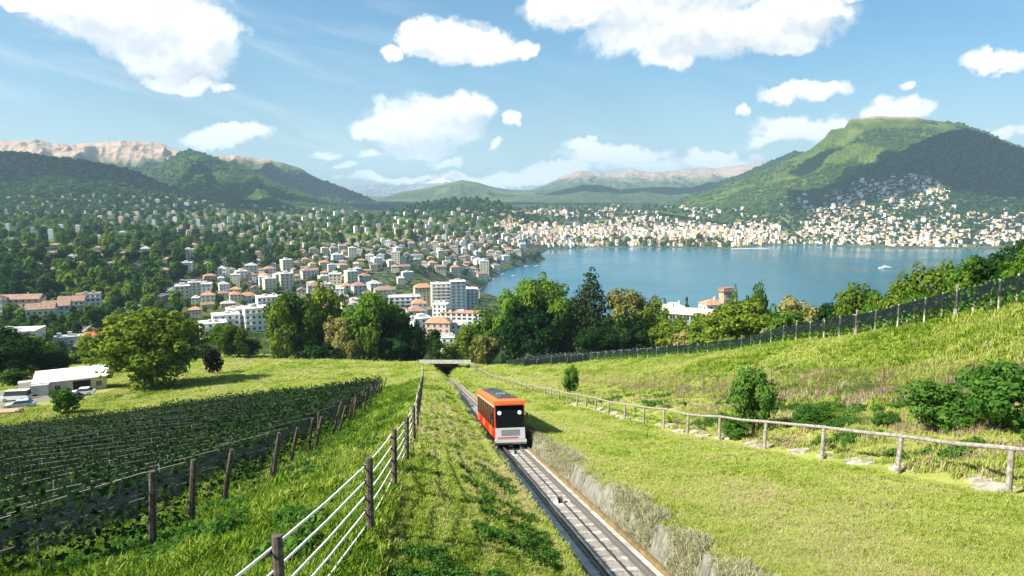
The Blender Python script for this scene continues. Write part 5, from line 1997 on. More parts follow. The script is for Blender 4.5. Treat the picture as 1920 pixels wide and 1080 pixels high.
boat('white passenger ferry crossing the open lake at right', 1660, 503, 38, R(175), m_pwhite, cat='ferry', name='ferry')
boat('white moored yacht left of three by the headland', 966, 500, 17, R(200), m_pwhite, group='boats moored by the headland')
boat('white moored yacht in the middle of three by the headland', 987, 499.5, 17, R(200), m_pwhite, group='boats moored by the headland')
boat('white moored yacht right of three by the headland', 1007, 499, 18, R(195), m_pwhite, group='boats moored by the headland')
boat('small white motor boat drifting off the promenade', 962, 517, 10, R(180), m_pwhite, cabin=False)
boat('tan and white boat lying beside the promenade wall', 930, 514, 19, R(215), m_pwhite, group=None)
boat('white boat just ahead of the tan one at the promenade', 941, 514, 11, R(215), m_pwhite, cabin=False)
boat('small pale boat off the right hand shore', 1838, 466.5, 12, R(180), m_pwhite, cabin=False)
# long pale mole on the far shore
p0, p1 = lake_pt(1372, 466.5), lake_pt(1440, 466)
T_ = thing('sliver', 'long pale breakwater at the river mouth across the lake', 'sliver', (p0[0], p0[1], 0))
dv_ = np.array(p1) - np.array(p0)
MB().box(0, float(np.hypot(*dv_)), -7, 7, -1, 1.6).build('sliver_box', WALL['white'], T_)  # whitish streak by the far shore, modelled as a low pale box
T_.rotation_euler = (0, 0, math.atan2(dv_[1], dv_[0]))
# stone quay of the promenade
qv = np.array([[*lake_pt(px, py), 0.9] for px, py in [(893, 553), (901, 545), (907, 535), (921, 520.5), (946, 506.5), (976, 497.7), (1009, 491.7)]])
ribbon('quay', qv, [(-5, -2), (-5, 1.2), (3, 1.2), (3, -3)], simple('quay_stone', (0.13, 0.125, 0.11), 0.9, 0.2, 0.5), kind='structure')
# ================================================================== trees and shrubs that stand on their own
def tree_at(px, top_py, wpx, D, kind, label, cat='tree', shape='broad', big=2, group=None, seed=0, name='tree', hmin=0, **kw):
    l = (px - 806.0) * D / FPX
    if D < 330 and -195 < l < 105:
        g = gpt(px, D)
    else:
        g = at(px, 600, D)
        g[2] = drop(g[0], g[1])
    top = at(px, top_py, D)
    h = max((top[2] - g[2]) * 1.0, hmin)
    w = wpx * D / FPX
    return tree(label, cat, (g[0], g[1], g[2] - 0.1), w, h, kind, big, shape, group, seed, name, **kw)


random.seed(5)
tree_at(285, 580, 200, 150, 'olive', 'large round olive green tree alone in the yellow meadow', big=3, lo=0.02, seed=1, ragged=0.10)
tree_at(125, 727, 58, 118, 'mid', 'small bush-like tree casting a shadow in the meadow corner', big=1, lo=0.05, seed=2)
tree_at(398, 646, 42, 172, 'purple', 'dark purple shrub right of the large round tree', cat='shrub', big=1, lo=0.0, seed=0, name='shrub')
LG_ = 'trees at the left edge beside the yard'
tree_at(5, 610, 150, 175, 'dark', 'dark broad tree filling the left edge above the yard', group=LG_, lo=0.05, seed=1)
tree_at(62, 628, 100, 190, 'mid', 'mid green tree between the left edge tree and the shed', group=LG_, lo=0.05, seed=2)
tree_at(100, 655, 70, 185, 'dark', 'low dark tree just left of the white roofed shed', group=LG_, lo=0.05, seed=0)
tree_at(28, 690, 60, 160, 'dark', 'dark bush behind the parked van', group=LG_, big=1, lo=0.0, seed=1)
tree_at(168, 640, 46, 230, 'olive', 'small olive tree standing above the shed roof', big=1, seed=2)
tree_at(190, 575, 50, 420, 'dark', 'dark tree beside the motorway behind the round tree', big=1, seed=2)
tree_at(432, 607, 82, 232, 'bright', 'bright green tree in front of the white housing estate', lo=0.03, seed=1)
tree_at(470, 634, 50, 240, 'mid', 'low mid green bush at the foot of the estate', big=1, lo=0.0, seed=2)
CL = 'trees of the clump left of the tunnel'
tree_at(540, 548, 95, 240, 'dark', 'dark tree at the left end of the clump', group=CL, lo=0.02, seed=1, clump=0.13)
tree_at(530, 560, 60, 232, 'bright', 'narrow bright tree on the left flank of the clump', group=CL, shape='tall', lo=0.02, seed=0)
tree_at(605, 530, 92, 248, 'olive', 'tall olive tree with clumpy crown, highest of the left clump', group=CL, lo=0.02, seed=2)
tree_at(575, 560, 80, 238, 'mid', 'mid green tree between the dark and the olive one', group=CL, lo=0.02, seed=1)
tree_at(640, 590, 66, 234, 'pale', 'pale yellowish tree low in the middle of the clump', group=CL, big=2, lo=0.02, seed=0)
tree_at(704, 545, 118, 240, 'mid', 'broad mid green tree, widest of the left clump', group=CL, lo=0.02, seed=1)
tree_at(682, 570, 70, 236, 'bright', 'bright green tree leaning on the widest one', group=CL, lo=0.02, seed=2)
tree_at(740, 572, 80, 244, 'dark', 'dark tree right of the widest one', group=CL, lo=0.02, seed=0)
tree_at(776, 604, 62, 240, 'dark', 'dark green tree at the right end of the left clump', group=CL, lo=0.02, seed=2)
tree_at(772, 640, 42, 236, 'purple', 'brownish shrub at the foot of the right end tree', cat='shrub', group=CL, big=1, lo=0.0, seed=1, name='shrub')
tree_at(815, 615, 36, 262, 'dark', 'narrow dark tree in the gap by the white cube house', shape='tall', big=1, seed=1)
tree_at(662, 635, 36, 226, 'pale', 'flowering cream bush at the foot of the left clump', cat='shrub', big=1, lo=0.0, seed=0, name='shrub')
tree_at(697, 612, 42, 228, 'olive', 'small yellow-green tree in front of the widest clump tree', big=1, lo=0.0, seed=2)
tree_at(610, 640, 80, 232, 'dark', 'dark undergrowth bush below the tall olive tree', cat='shrub', big=1, lo=0.0, seed=1, name='shrub')
tree_at(735, 630, 80, 232, 'dark', 'dark undergrowth bush below the widest clump tree', cat='shrub', big=1, lo=0.0, seed=2, name='shrub')
CR = 'trees of the clump right of the tunnel'
tree_at(848, 640, 56, 262, 'bright', 'bright low bush directly above the tunnel mouth', cat='shrub', big=1, lo=0.0, seed=2, name='shrub')
tree_at(885, 605, 62, 250, 'olive', 'yellow-green tree nearest right of the tunnel mouth', group=CR, big=2, lo=0.03, seed=1)
tree_at(918, 575, 75, 246, 'mid', 'mid green tree second to the right of the tunnel mouth', group=CR, lo=0.03, seed=0)
tree_at(905, 625, 60, 238, 'pale', 'thin yellowish shrub at the start of the right clump', cat='shrub', group=CR, big=1, lo=0.0, seed=2, name='shrub')
tree_at(965, 535, 90, 244, 'mid', 'rounded mid green tree left of the great dark one', group=CR, lo=0.02, seed=2)
tree_at(1015, 518, 130, 244, 'mid', 'great broad tree with sunlit top, widest of the right clump', group=CR, lo=0.02, seed=1, big=3)
tree_at(1000, 565, 130, 236, 'dark', 'dark spreading tree in front of the great broad one', group=CR, lo=0.02, seed=0)
tree_at(1062, 560, 80, 240, 'dark', 'dark tree between the great broad one and the conifer', group=CR, lo=0.02, seed=2)
tree_at(1106, 501, 122, 240, 'conifer', 'tall pointed conifer, the only one in the right clump', group=CR, shape='conifer', big=3, lo=0.03, seed=1, clump=0.135, leaf=0.021, nclump=330, nleaf=46)
tree_at(1180, 541, 100, 238, 'pale', 'pale yellow topped tree right of the conifer', group=CR, lo=0.03, seed=1)
tree_at(1165, 580, 80, 232, 'dark', 'dark tree below the pale topped one', group=CR, lo=0.02, seed=2)
tree_at(1222, 556, 74, 236, 'olive', 'olive tree at the right shoulder of the clump', group=CR, lo=0.02, seed=0)
tree_at(1215, 600, 80, 230, 'dark', 'low dark tree at the right end of the clump', group=CR, lo=0.02, seed=1)
tree_at(1120, 610, 90, 230, 'dark', 'dark low tree under the conifer', group=CR, lo=0.0, seed=0)
tree_at(1262, 560, 14, 320, 'conifer', 'slim dark conifer in front of the lake, left of two', shape='conifer', big=1, seed=0, lo=0.05)
tree_at(1288, 547, 30, 320, 'conifer', 'small dark conifer in front of the lake, right of two', shape='conifer', big=1, seed=1, lo=0.05)
HR = 'trees along the upper vineyard'
tree_at(1258, 596, 96, 222, 'olive', 'low olive tree hiding the left foot of the long pavilion', group=HR, lo=0.0, seed=1)
tree_at(1310, 592, 100, 205, 'mid', 'low mid green tree hiding the right foot of the long pavilion', group=HR, lo=0.0, seed=2)
tree_at(1285, 618, 75, 175, 'pale', 'cream flowering bush at the lower end of the upper vineyard', cat='shrub', group=HR, big=1, lo=0.0, seed=2, name='shrub')
tree_at(1325, 590, 97, 165, 'bright', 'bright round tree below the long pavilion roof', group=HR, lo=0.0, seed=0)
tree_at(1378, 561, 143, 150, 'olive', 'broad olive tree in front of the stone tower', group=HR, lo=0.0, seed=1)
tree_at(1418, 533, 65, 210, 'mid', 'tall round tree right of the stone tower', group=HR, lo=0.02, seed=2)
tree_at(1366, 546, 41, 300, 'olive', 'small tree at the foot of the stone tower', group=HR, big=1, lo=0.0, seed=0)
tree_at(1450, 585, 65, 150, 'dark', 'dark tree between the tall round tree and the yellow one', group=HR, big=1, lo=0.0, seed=1)
tree_at(1497, 556, 131, 125, 'pale', 'yellow-green tree by the second tall vineyard post', group=HR, lo=0.0, seed=0)
tree_at(1470, 580, 73, 120, 'mid', 'mid green bush in front of the yellow-green tree', group=HR, big=1, lo=0.0, seed=2)
tree_at(1558, 566, 73, 110, 'dark', 'dark tree right of the yellow-green one', group=HR, big=1, lo=0.0, seed=1)
tree_at(1605, 533, 117, 105, 'olive', 'olive tree behind the thick vineyard post', group=HR, lo=0.0, seed=2)
tree_at(1650, 545, 97, 98, 'mid', 'mid green tree with bare twigs on top', group=HR, lo=0.0, seed=0)
tree_at(1700, 527, 109, 92, 'bright', 'bright tree where the slope starts to steepen', group=HR, lo=0.0, seed=1)
tree_at(1752, 490, 122, 88, 'olive', 'orange tinged tree against the lake at right', group=HR, lo=0.0, seed=2)
tree_at(1728, 545, 109, 78, 'mid', 'leafy tree close above the vineyard posts', group=HR, lo=0.0, seed=0)
tree_at(1815, 478, 102, 78, 'mid', 'feathery tree against the far shore', group=HR, lo=0.0, seed=1)
tree_at(1800, 530, 109, 70, 'olive', 'low tree under the feathery one', group=HR, lo=0.0, seed=2)
tree_at(1882, 447, 117, 72, 'dark', 'dark tree tallest at the right edge', group=HR, lo=0.0, seed=0)
tree_at(1928, 462, 97, 64, 'mid', 'tree cut by the right edge of the frame', group=HR, lo=0.0, seed=1)
tree_at(1860, 520, 109, 62, 'dark', 'dark low tree beneath the tallest right edge tree', group=HR, lo=0.0, seed=2)

BH = 'bushes along the rail fence path'


def bush(label, px, D, w, h, kind='bush', seed=0, name='bush', lo=0.0, **kw):
    g = gpt(px, D)
    return tree(label, 'bush', (g[0], g[1], g[2] - 0.08), w, h, kind, 2, 'broad', BH, seed, name, lo=lo, leaf=kw.pop('leaf', 0.028), **kw)


bush('tall narrow bush behind the rail fence in the middle of the slope', 1412, 36, 2.7, 3.6, seed=1)
bush('low round bush right of the tall narrow one', 1523, 33.5, 2.0, 1.25, seed=2)
bush('dark green bush left of the pair at the right edge', 1755, 27.5, 2.9, 2.3, seed=0)
bush('large bright bush at the right edge behind the rail fence', 1875, 25, 3.4, 2.7, seed=1)
bush('distant rounded bush beside the wire mesh fence', 1070, 86, 2.6, 3.8, seed=2)
bush('low shrub at the foot of the tall narrow bush', 1380, 35, 1.5, 1.3, seed=0)
bush('small bush between the low round bush and the right edge pair', 1660, 30.5, 1.5, 0.8, seed=2)

# ================================================================== grass and weeds
m_grass, t, b = new_mat('grass_blades')
t.n.remove(b)
geo = t.new('ShaderNodeNewGeometry')
oi = t.new('ShaderNodeObjectInfo')
ia = t.new('ShaderNodeAttribute', attribute_type='INSTANCER', attribute_name='dry')
dv = t.math('ADD', ia.outputs['Fac'], t.math('MULTIPLY', t.math('SUBTRACT', oi.outputs['Random'], 0.5), 0.55))
dv = t.math('ADD', dv, t.math('MULTIPLY', t.math('SUBTRACT', geo.outputs['Random Per Island'], 0.5), 0.5))
c = t.mix(t.ramp(dv, -0.05, 0.45), (0.048, 0.125, 0.013), (0.185, 0.275, 0.024))
c = t.mix(t.ramp(dv, 0.35, 0.80), c, (0.36, 0.405, 0.098))
c = t.mix(t.ramp(dv, 0.85, 1.30), c, (0.42, 0.36, 0.20))
d_ = t.new('ShaderNodeBsdfDiffuse')
tr = t.new('ShaderNodeBsdfTranslucent')
t.put(d_.inputs[0], c)
t.put(tr.inputs[0], c)
mxn = t.new('ShaderNodeMixShader')
mxn.inputs[0].default_value = 0.35
t.put(mxn.inputs[1], d_.outputs[0])
t.put(mxn.inputs[2], tr.outputs[0])
t.put(t.n['Material Output'].inputs[0], mxn.outputs[0])
m_straw = simple('straw', (0.27, 0.265, 0.15), 0.95, 0.2, 9.0)


def tuft(seed, blades, spread, width, lean, mat, droop=0.3):
    r = random.Random(seed)
    vs, fs = [], []
    for k in range(blades):
        a = r.uniform(0, 6.283)
        rr_ = spread * math.sqrt(r.random())
        x, y = rr_ * math.cos(a), rr_ * math.sin(a)
        th = r.uniform(0, 6.283)
        ln = r.uniform(0.1, 1.0) * lean
        hgt = r.uniform(0.55, 1.0)
        dx, dy = math.cos(th) * ln, math.sin(th) * ln
        wx, wy = -math.sin(th) * width / 2, math.cos(th) * width / 2
        n = len(vs)
        vs += [(x - wx, y - wy, -0.05), (x + wx, y + wy, -0.05),
               (x + dx * 0.45 - wx * 0.8, y + dy * 0.45 - wy * 0.8, hgt * 0.6), (x + dx * 0.45 + wx * 0.8, y + dy * 0.45 + wy * 0.8, hgt * 0.6),
               (x + dx - wx * 0.15, y + dy - wy * 0.15, hgt * (1 - droop * ln)), (x + dx + wx * 0.15, y + dy + wy * 0.15, hgt * (1 - droop * ln))]
        fs += [(n, n + 1, n + 3, n + 2), (n + 2, n + 3, n + 5, n + 4)]
    return mesh_from('tuft', vs, fs, mat)


TUFT = [tuft(s, 22, 0.9, 0.13, 0.8, m_grass) for s in range(5)]
STRAW = [tuft(s + 20, 20, 0.7, 0.055, 0.8, m_straw) for s in range(4)]
m_brown = simple('dry_weed_brown', (0.25, 0.19, 0.115), 0.95, 0.25, 5.0)
DRYW = [tuft(s + 40, 16, 0.6, 0.07, 0.6, m_brown) for s in range(3)] + STRAW[:1]


def grass(name, n, dlo, dhi, lmin, lmax, hfun, pxlo=-60, pxhi=1990, keep=None, src=None, dshift=0.0, wide=1.0):
    u = rng.random(n)
    D = 1.0 / (1.0 / dlo + u * (1.0 / dhi - 1.0 / dlo))
    px = rng.uniform(pxlo, pxhi, n)
    l = (px - 806) * D / FPX
    ok = (l > lmin) & (l < lmax)
    if keep is not None:
        ok &= keep(l, D)
    l, D = l[ok], D[ok]
    P = ground(l, D)
    hs = hfun(l, D) * rng.uniform(0.6, 1.35, len(l))
    sw = np.maximum(hs * 0.75, 0.0075 * D) * wide
    return scatter(name, P, np.stack([sw, sw, hs], -1), src or TUFT, tilt=0.12, extra={'dry': dryness(l, D) + dshift + rng.normal(0, 0.10, len(l))})


def clump_noise(l, D, s, seed):
    return fbm(l / s, D / s, 3, seed)


grass('bank_grass', 140000, 9.5, 75, 6.25, 14.95, lambda l, D: 0.055 + 0.08 * np.clip(clump_noise(l, D, 0.9, 71) + 0.2, 0, 1))
grass('bank_grass', 70000, 9.5, 80, -0.9, 3.0, lambda l, D: 0.055 + 0.10 * np.clip(clump_noise(l, D, 0.8, 72) + 0.1, 0, 1))
grass('long_grass', 75000, 7.5, 105, -8.5, -0.8, lambda l, D: 0.24 + 0.35 * np.clip(clump_noise(l, D, 1.2, 73) + 0.1, 0, 1), keep=lambda l, D: rng.random(len(l)) < 0.9)
grass('vineyard_grass', 40000, 8, 104, -80, -8.4, lambda l, D: 0.22 + 0.25 * np.clip(clump_noise(l, D, 1.5, 74), 0, 1))
grass('path_grass', 30000, 14, 90, 15.6, 24.5, lambda l, D: 0.16 + 0.35 * np.clip(clump_noise(l, D, 1.0, 75), 0, 1))
grass('slope_grass', 90000, 20, 110, 23.5, 62, lambda l, D: 0.22 + 0.5 * np.clip(clump_noise(l, D, 2.0, 76) + 0.1, 0, 1))
grass('meadow_grass', 70000, 75, 256, -150, 60, lambda l, D: 0.22 + 0.25 * np.clip(clump_noise(l, D, 6.0, 77), 0, 1), keep=lambda l, D: ((l < 2.9) | (l > 6.4)) & ~((np.abs(l + 84) < 17) & (np.abs(D - 138) < 12)))
# pale dead grass that hangs over the right hand retaining bank
n = 17000
u = rng.random(n)
D = 1.0 / (1 / 9.5 + u * (1 / 120.0 - 1 / 9.5))
l = np.where(rng.random(n) < 0.16, rng.uniform(5.97, 6.2, n), rng.uniform(6.15, 6.7, n))
kk = rng.random(n) < np.clip(0.30 + clump_noise(l, D, 1.5, 78) * 1.7 - (l - 6.3).clip(0) * 1.3 - (D - 30).clip(0) * 0.012, 0.02, 1)
l, D = l[kk], D[kk]
hs = rng.uniform(0.10, 0.34, len(l))
gp_ = ground(l, D)
gp_[:, 2] = np.maximum(gp_[:, 2], S(l, D, np.where((D < 45) & (l < 6.4), np.clip(5.5 - (l - 5.93) * 3.78, 4.46, 5.5), 9.0))[:, 2])
scatter('dead_grass', gp_, np.stack([hs * 0.8, hs * 0.8, hs], -1), STRAW, tilt=0.5)
n = 15000
u = rng.random(n)
D = 1.0 / (1 / 18.0 + u * (1 / 95.0 - 1 / 18.0))
l = rng.uniform(15.8, 28.5, n)
f = clump_noise(l, D, 2.6, 84) + 0.30 * np.exp(-((l - 25.2) / 1.6) ** 2) + 0.22 * np.exp(-((l - 20.0) / 2.2) ** 2) - 0.16
kk = f > rng.uniform(0, 0.35, n)
l, D = l[kk], D[kk]
hs = rng.uniform(0.25, 0.75, len(l)) * np.where(l > 23, 1.3, 0.6)
scatter('dry_weeds', ground(l, D), np.stack([hs * 0.6, hs * 0.6, hs], -1), DRYW, tilt=0.2)
# leafy weeds on the left bank and at the foot of the bushes
WEED = [crown_mesh('weed', GRN['bush'], 40 + s, nclump=9, nleaf=10, leaf=0.11, lo=0.0, clump=0.26) for s in range(4)]
n = 9000
u = rng.random(n)
D = 1.0 / (1 / 9.0 + u * (1 / 70.0 - 1 / 9.0))
l = rng.uniform(-1.2, 3.2, n)
f = clump_noise(l, D, 1.1, 81) + np.where((D < 24) & (l > 0.9) & (l < 2.7), 0.12, -0.2)
kk = f > 0.16
l, D = l[kk], D[kk]
ws_ = rng.uniform(0.10, 0.26, len(l))
scatter('weeds', ground(l, D), np.stack([ws_, ws_, ws_ * 0.75], -1), WEED)
n = 15000
u = rng.random(n)
D = 1.0 / (1 / 16.0 + u * (1 / 85.0 - 1 / 16.0))
l = rng.uniform(16.5, 31, n)
f = clump_noise(l, D, 2.2, 82) + np.where((l > 18) & (l < 24), 0.02, -0.12)
kk = f > 0.17
l, D = l[kk], D[kk]
ws_ = rng.uniform(0.2, 0.5, len(l))
scatter('weeds', ground(l, D), np.stack([ws_, ws_, ws_ * 0.9], -1), WEED)
n = 9000
u = rng.random(n)
D = 1.0 / (1 / 8.0 + u * (1 / 105.0 - 1 / 8.0))
l = rng.uniform(-9, -2.0, n)
f = clump_noise(l, D, 2.0, 83) + np.where(l < -5, 0.10, -0.12)
kk = f > 0.16
l, D = l[kk], D[kk]
ws_ = rng.uniform(0.2, 0.55, len(l))
scatter('weeds', ground(l, D), np.stack([ws_, ws_, ws_ * 0.9], -1), WEED)

# ================================================================== fences
m_wire = simple('white_rail', (0.80, 0.79, 0.76), 0.5, 0.04)
m_postd = simple('fence_post_dark', (0.085, 0.070, 0.058), 0.9, 0.25, 12.0, bump=0.6)
fence = thing('wire_fence', 'wooden post fence with five white rails above the left edge of the cutting', 'fence', ground(np.array(-1.0), np.array(10.0)))
fb_ = np.array(fence.location)
PD = [3.6, 7.5, 11.5, 15.4, 21.0, 27.0, 33, 39, 45.5, 52, 59, 66, 74, 82, 91, 100, 110, 121, 133, 146, 160]
PL = [-2.3, -1.6, -1.0, -0.8, -0.7, -0.62, -0.6, -0.6, -0.62, -0.66, -0.7, -0.75, -0.8, -0.85, -0.9, -1.0, -1.1, -1.2, -1.35, -1.5, -1.7]
tops, bots = [], []
for D, l in zip(PD, PL):
    g = ground(np.array(l), np.array(D))
    hgt = 1.42 + random.uniform(-0.05, 0.05)
    lean = np.array([random.uniform(-0.04, 0.04), random.uniform(-0.04, 0.04), 0])
    bots.append(g)
    tops.append(g + np.array([0, 0, hgt]) + lean)
    r0 = 0.062
    po = MB().tube([g - fb_ - np.array([0, 0, 0.3]), g - fb_ + np.array([0, 0, hgt * 0.5]) + lean * 0.5, g - fb_ + np.array([0, 0, hgt]) + lean], [r0 * 1.05, r0, r0 * 0.93], 9).build('post', m_postd, fence)
    for k in range(5):
        z = 0.20 + k * 0.265
        c0 = g - fb_ + lean * (z / hgt) + np.array([-0.075, 0, z])
        MB().tube([c0 - np.array([0, 0.03, 0]), c0 + np.array([0, 0.03, 0])], 0.03, 6).build('insulator', m_black, po)
for i in range(len(PD) - 1):
    for k in range(5):
        z = 0.20 + k * 0.265
        a = bots[i] + (tops[i] - bots[i]) * (z / 1.42) - fb_ + np.array([-0.08, 0, 0])
        b2 = bots[i + 1] + (tops[i + 1] - bots[i + 1]) * (z / 1.42) - fb_ + np.array([-0.08, 0, 0])
        m2 = (a + b2) / 2 - np.array([0, 0, 0.025])
        MB().tube([a, m2, b2], 0.017, 6, caps=False).build('rail', m_wire, fence)

rf_ = thing('rail_fence', 'weathered grey wooden rail fence along the path right of the cutting', 'fence', ground(np.array(15.2), np.array(20.0)))
fb_ = np.array(rf_.location)
RD = [9.0, 13.4] + [17.8 + 4.45 * k for k in range(42)]
RP = []
for D in RD:
    l = 15.2 + 0.12 * math.sin(D * 1.7) - max(0, D - 80) * 0.03
    g = ground(np.array(l), np.array(D))
    hgt = 1.22 + random.uniform(-0.05, 0.06)
    ln = np.array([random.uniform(-0.07, 0.07), random.uniform(-0.05, 0.05), 0])
    p0 = g - fb_
    MB().tube([p0 - np.array([0, 0, 0.3]), p0 + ln * 0.5 + np.array([0, 0, hgt * 0.5]), p0 + ln + np.array([0, 0, hgt])], [0.085, 0.078, 0.07], 9).build('post', m_wood, rf_)
    RP.append(p0 + ln + np.array([0, 0, hgt + 0.045]))
for i in range(len(RP) - 1):
    a, b2 = RP[i], RP[i + 1]
    e_ = (b2 - a) / np.linalg.norm(b2 - a) * 0.10
    m2 = (a + b2) / 2 + np.array([random.uniform(-0.04, 0.04), 0, random.uniform(-0.05, 0.01)])
    MB().tube([a - e_, m2, b2 + e_], [0.068, 0.062, 0.056], 9).build('rail', m_wood, rf_)
# pale slabs of the path beside it
m_path = simple('path_stone', (0.33, 0.30, 0.24), 0.95, 0.25, 2.5, bump=0.5)
pathslab = tag(link('path', None) if False else thing('path', None, None, ground(np.array(15.9), np.array(20.0))), kind='structure')
pb_ = np.array(pathslab.location)
for i in range(len(RD) - 1):
    for k in range(2 if RD[i] < 100 else 1):
        D = RD[i] + (RD[i + 1] - RD[i]) * (k + random.uniform(0.2, 0.8)) / 3
        l = 15.2 + random.uniform(0.15, 0.75) - max(0, D - 80) * 0.03
        g = ground(np.array(l), np.array(D))
        gx = ground(np.array(l + 0.4), np.array(D)) - g
        gy = ground(np.array(l), np.array(D + 0.4)) - g
        sx, sy = random.uniform(0.8, 1.4), random.uniform(1.2, 2.4)
        nrm = np.cross(gx, gy)
        nrm /= np.linalg.norm(nrm)
        pts_ = []
        for a in range(7):
            th = a / 7 * 6.283
            rr_ = random.uniform(0.8, 1.1)
            pts_.append(g - pb_ + gx * math.cos(th) * sx * rr_ + gy * math.sin(th) * sy * rr_ + nrm * 0.08)
        vs = pts_ + [p - nrm * 0.2 for p in pts_]
        MB().add(vs, [tuple(range(7))] + [(j, j + 7, (j + 1) % 7 + 7, (j + 1) % 7) for j in range(7)]).build('paving_stone', m_path, pathslab)

# brown wire mesh fence higher up the slope
m_rusty = simple('rusty_post', (0.20, 0.12, 0.08), 0.9, 0.2, 6.0)
m_mesh, t, b = new_mat('wire_mesh')
t.n.remove(b)
d_ = t.new('ShaderNodeBsdfDiffuse')
d_.inputs[0].default_value = (0.20, 0.14, 0.10, 1)
tp_ = t.new('ShaderNodeBsdfTransparent')
mxn = t.new('ShaderNodeMixShader')
mxn.inputs[0].default_value = 0.075
t.put(mxn.inputs[1], tp_.outputs[0])
t.put(mxn.inputs[2], d_.outputs[0])
t.put(t.n['Material Output'].inputs[0], mxn.outputs[0])
mf = thing('mesh_fence', 'rusty wire mesh fence on thin brown posts across the grassy slope', 'fence', ground(np.array(25.2), np.array(30.0)))
fb_ = np.array(mf.location)
MP = []
for k in range(17):
    D = 19.5 + 6.2 * k
    l = 25.2 - max(0, D - 60) * 0.03
    g = ground(np.array(l), np.array(D)) - fb_
    MB().tube([g - np.array([0, 0, 0.2]), g + np.array([random.uniform(-.05, .05), 0, 2.05])], 0.035, 6).build('post', m_rusty, mf)
    MP.append(g)
for a, b2 in zip(MP[:-1], MP[1:]):
    up = np.array([0, 0, 1.0])
    vs = [a + up * 0.05, b2 + up * 0.05, b2 + up * 1.9, a + up * 1.9]
    off = np.array([0.008, 0, 0])
    MB().add([v - off for v in vs] + [v + off for v in vs], [(0, 1, 2, 3), (7, 6, 5, 4)]).build('mesh_panel', m_mesh, mf)
    for z in (0.05, 1.0, 1.92):
        MB().tube([a + up * z, b2 + up * z], 0.012, 5).build('strand', m_rusty, mf)

# ================================================================== vineyards
m_net, t, b = new_mat('dark_net')
t.n.remove(b)
geo = t.new('ShaderNodeNewGeometry')
d_ = t.new('ShaderNodeBsdfDiffuse')
t.put(d_.inputs[0], t.mix(t.noise(geo.outputs['Position'], 1.5, 4.0), (0.006, 0.010, 0.014), (0.018, 0.026, 0.032)))
tp_ = t.new('ShaderNodeBsdfTransparent')
mxn = t.new('ShaderNodeMixShader')
mxn.inputs[0].default_value = 0.34
t.put(mxn.inputs[1], tp_.outputs[0])
t.put(mxn.inputs[2], d_.outputs[0])
t.put(t.n['Material Output'].inputs[0], mxn.outputs[0])
m_net2 = m_net.copy()
[n_ for n_ in m_net2.node_tree.nodes if n_.type == 'MIX_SHADER'][0].inputs[0].default_value = 0.55
m_stake = simple('stake_pale', (0.30, 0.30, 0.28), 0.8, 0.12, 8.0)


def foliage_mesh(seed, L, n, zlo, zhi, leaf, kind='vine', wid=0.32):
    r = np.random.default_rng(seed)
    P = np.stack([r.uniform(0, L, n), r.normal(0, wid * 0.55, n), zlo + (zhi - zlo) * r.beta(1.6, 1.6, n)], -1)
    P[:, 2] += 0.10 * np.sin(P[:, 0] * 2.3 + seed)
    N = r.normal(size=(n, 3)) * 0.6 + np.stack([0 * P[:, 0], np.sign(P[:, 1]) * 0.6, 0.5 + 0 * P[:, 0]], -1)
    V, F = leaf_quads(P, N, leaf, r)
    return mesh_from('foliage', V, F, GRN[kind])


FOL = [foliage_mesh(s, 4.0, 620, 0.15, 2.15, 0.085, wid=0.5) for s in range(4)]
FOLF = [foliage_mesh(s + 9, 4.0, 330, 0.15, 2.2, 0.13, wid=0.7) for s in range(4)]
FOLR = [foliage_mesh(s + 19, 4.0, 200, 0.15, 1.5, 0.13, kind='bush', wid=0.5) for s in range(4)]
ORD = ['first', 'second', 'third', 'fourth', 'fifth', 'sixth', 'seventh', 'eighth', 'ninth', 'tenth', 'eleventh', 'twelfth', 'thirteenth', 'fourteenth', 'fifteenth', 'sixteenth', 'seventeenth', 'eighteenth', 'nineteenth', 'twentieth', 'twenty-first', 'twenty-second', 'twenty-third', 'twenty-fourth', 'twenty-fifth', 'twenty-sixth', 'twenty-seventh', 'twenty-eighth', 'twenty-ninth', 'thirtieth', 'thirty-first', 'thirty-second', 'thirty-third', 'thirty-fourth', 'thirty-fifth', 'thirty-sixth', 'thirty-seventh', 'thirty-eighth', 'thirty-ninth', 'fortieth']


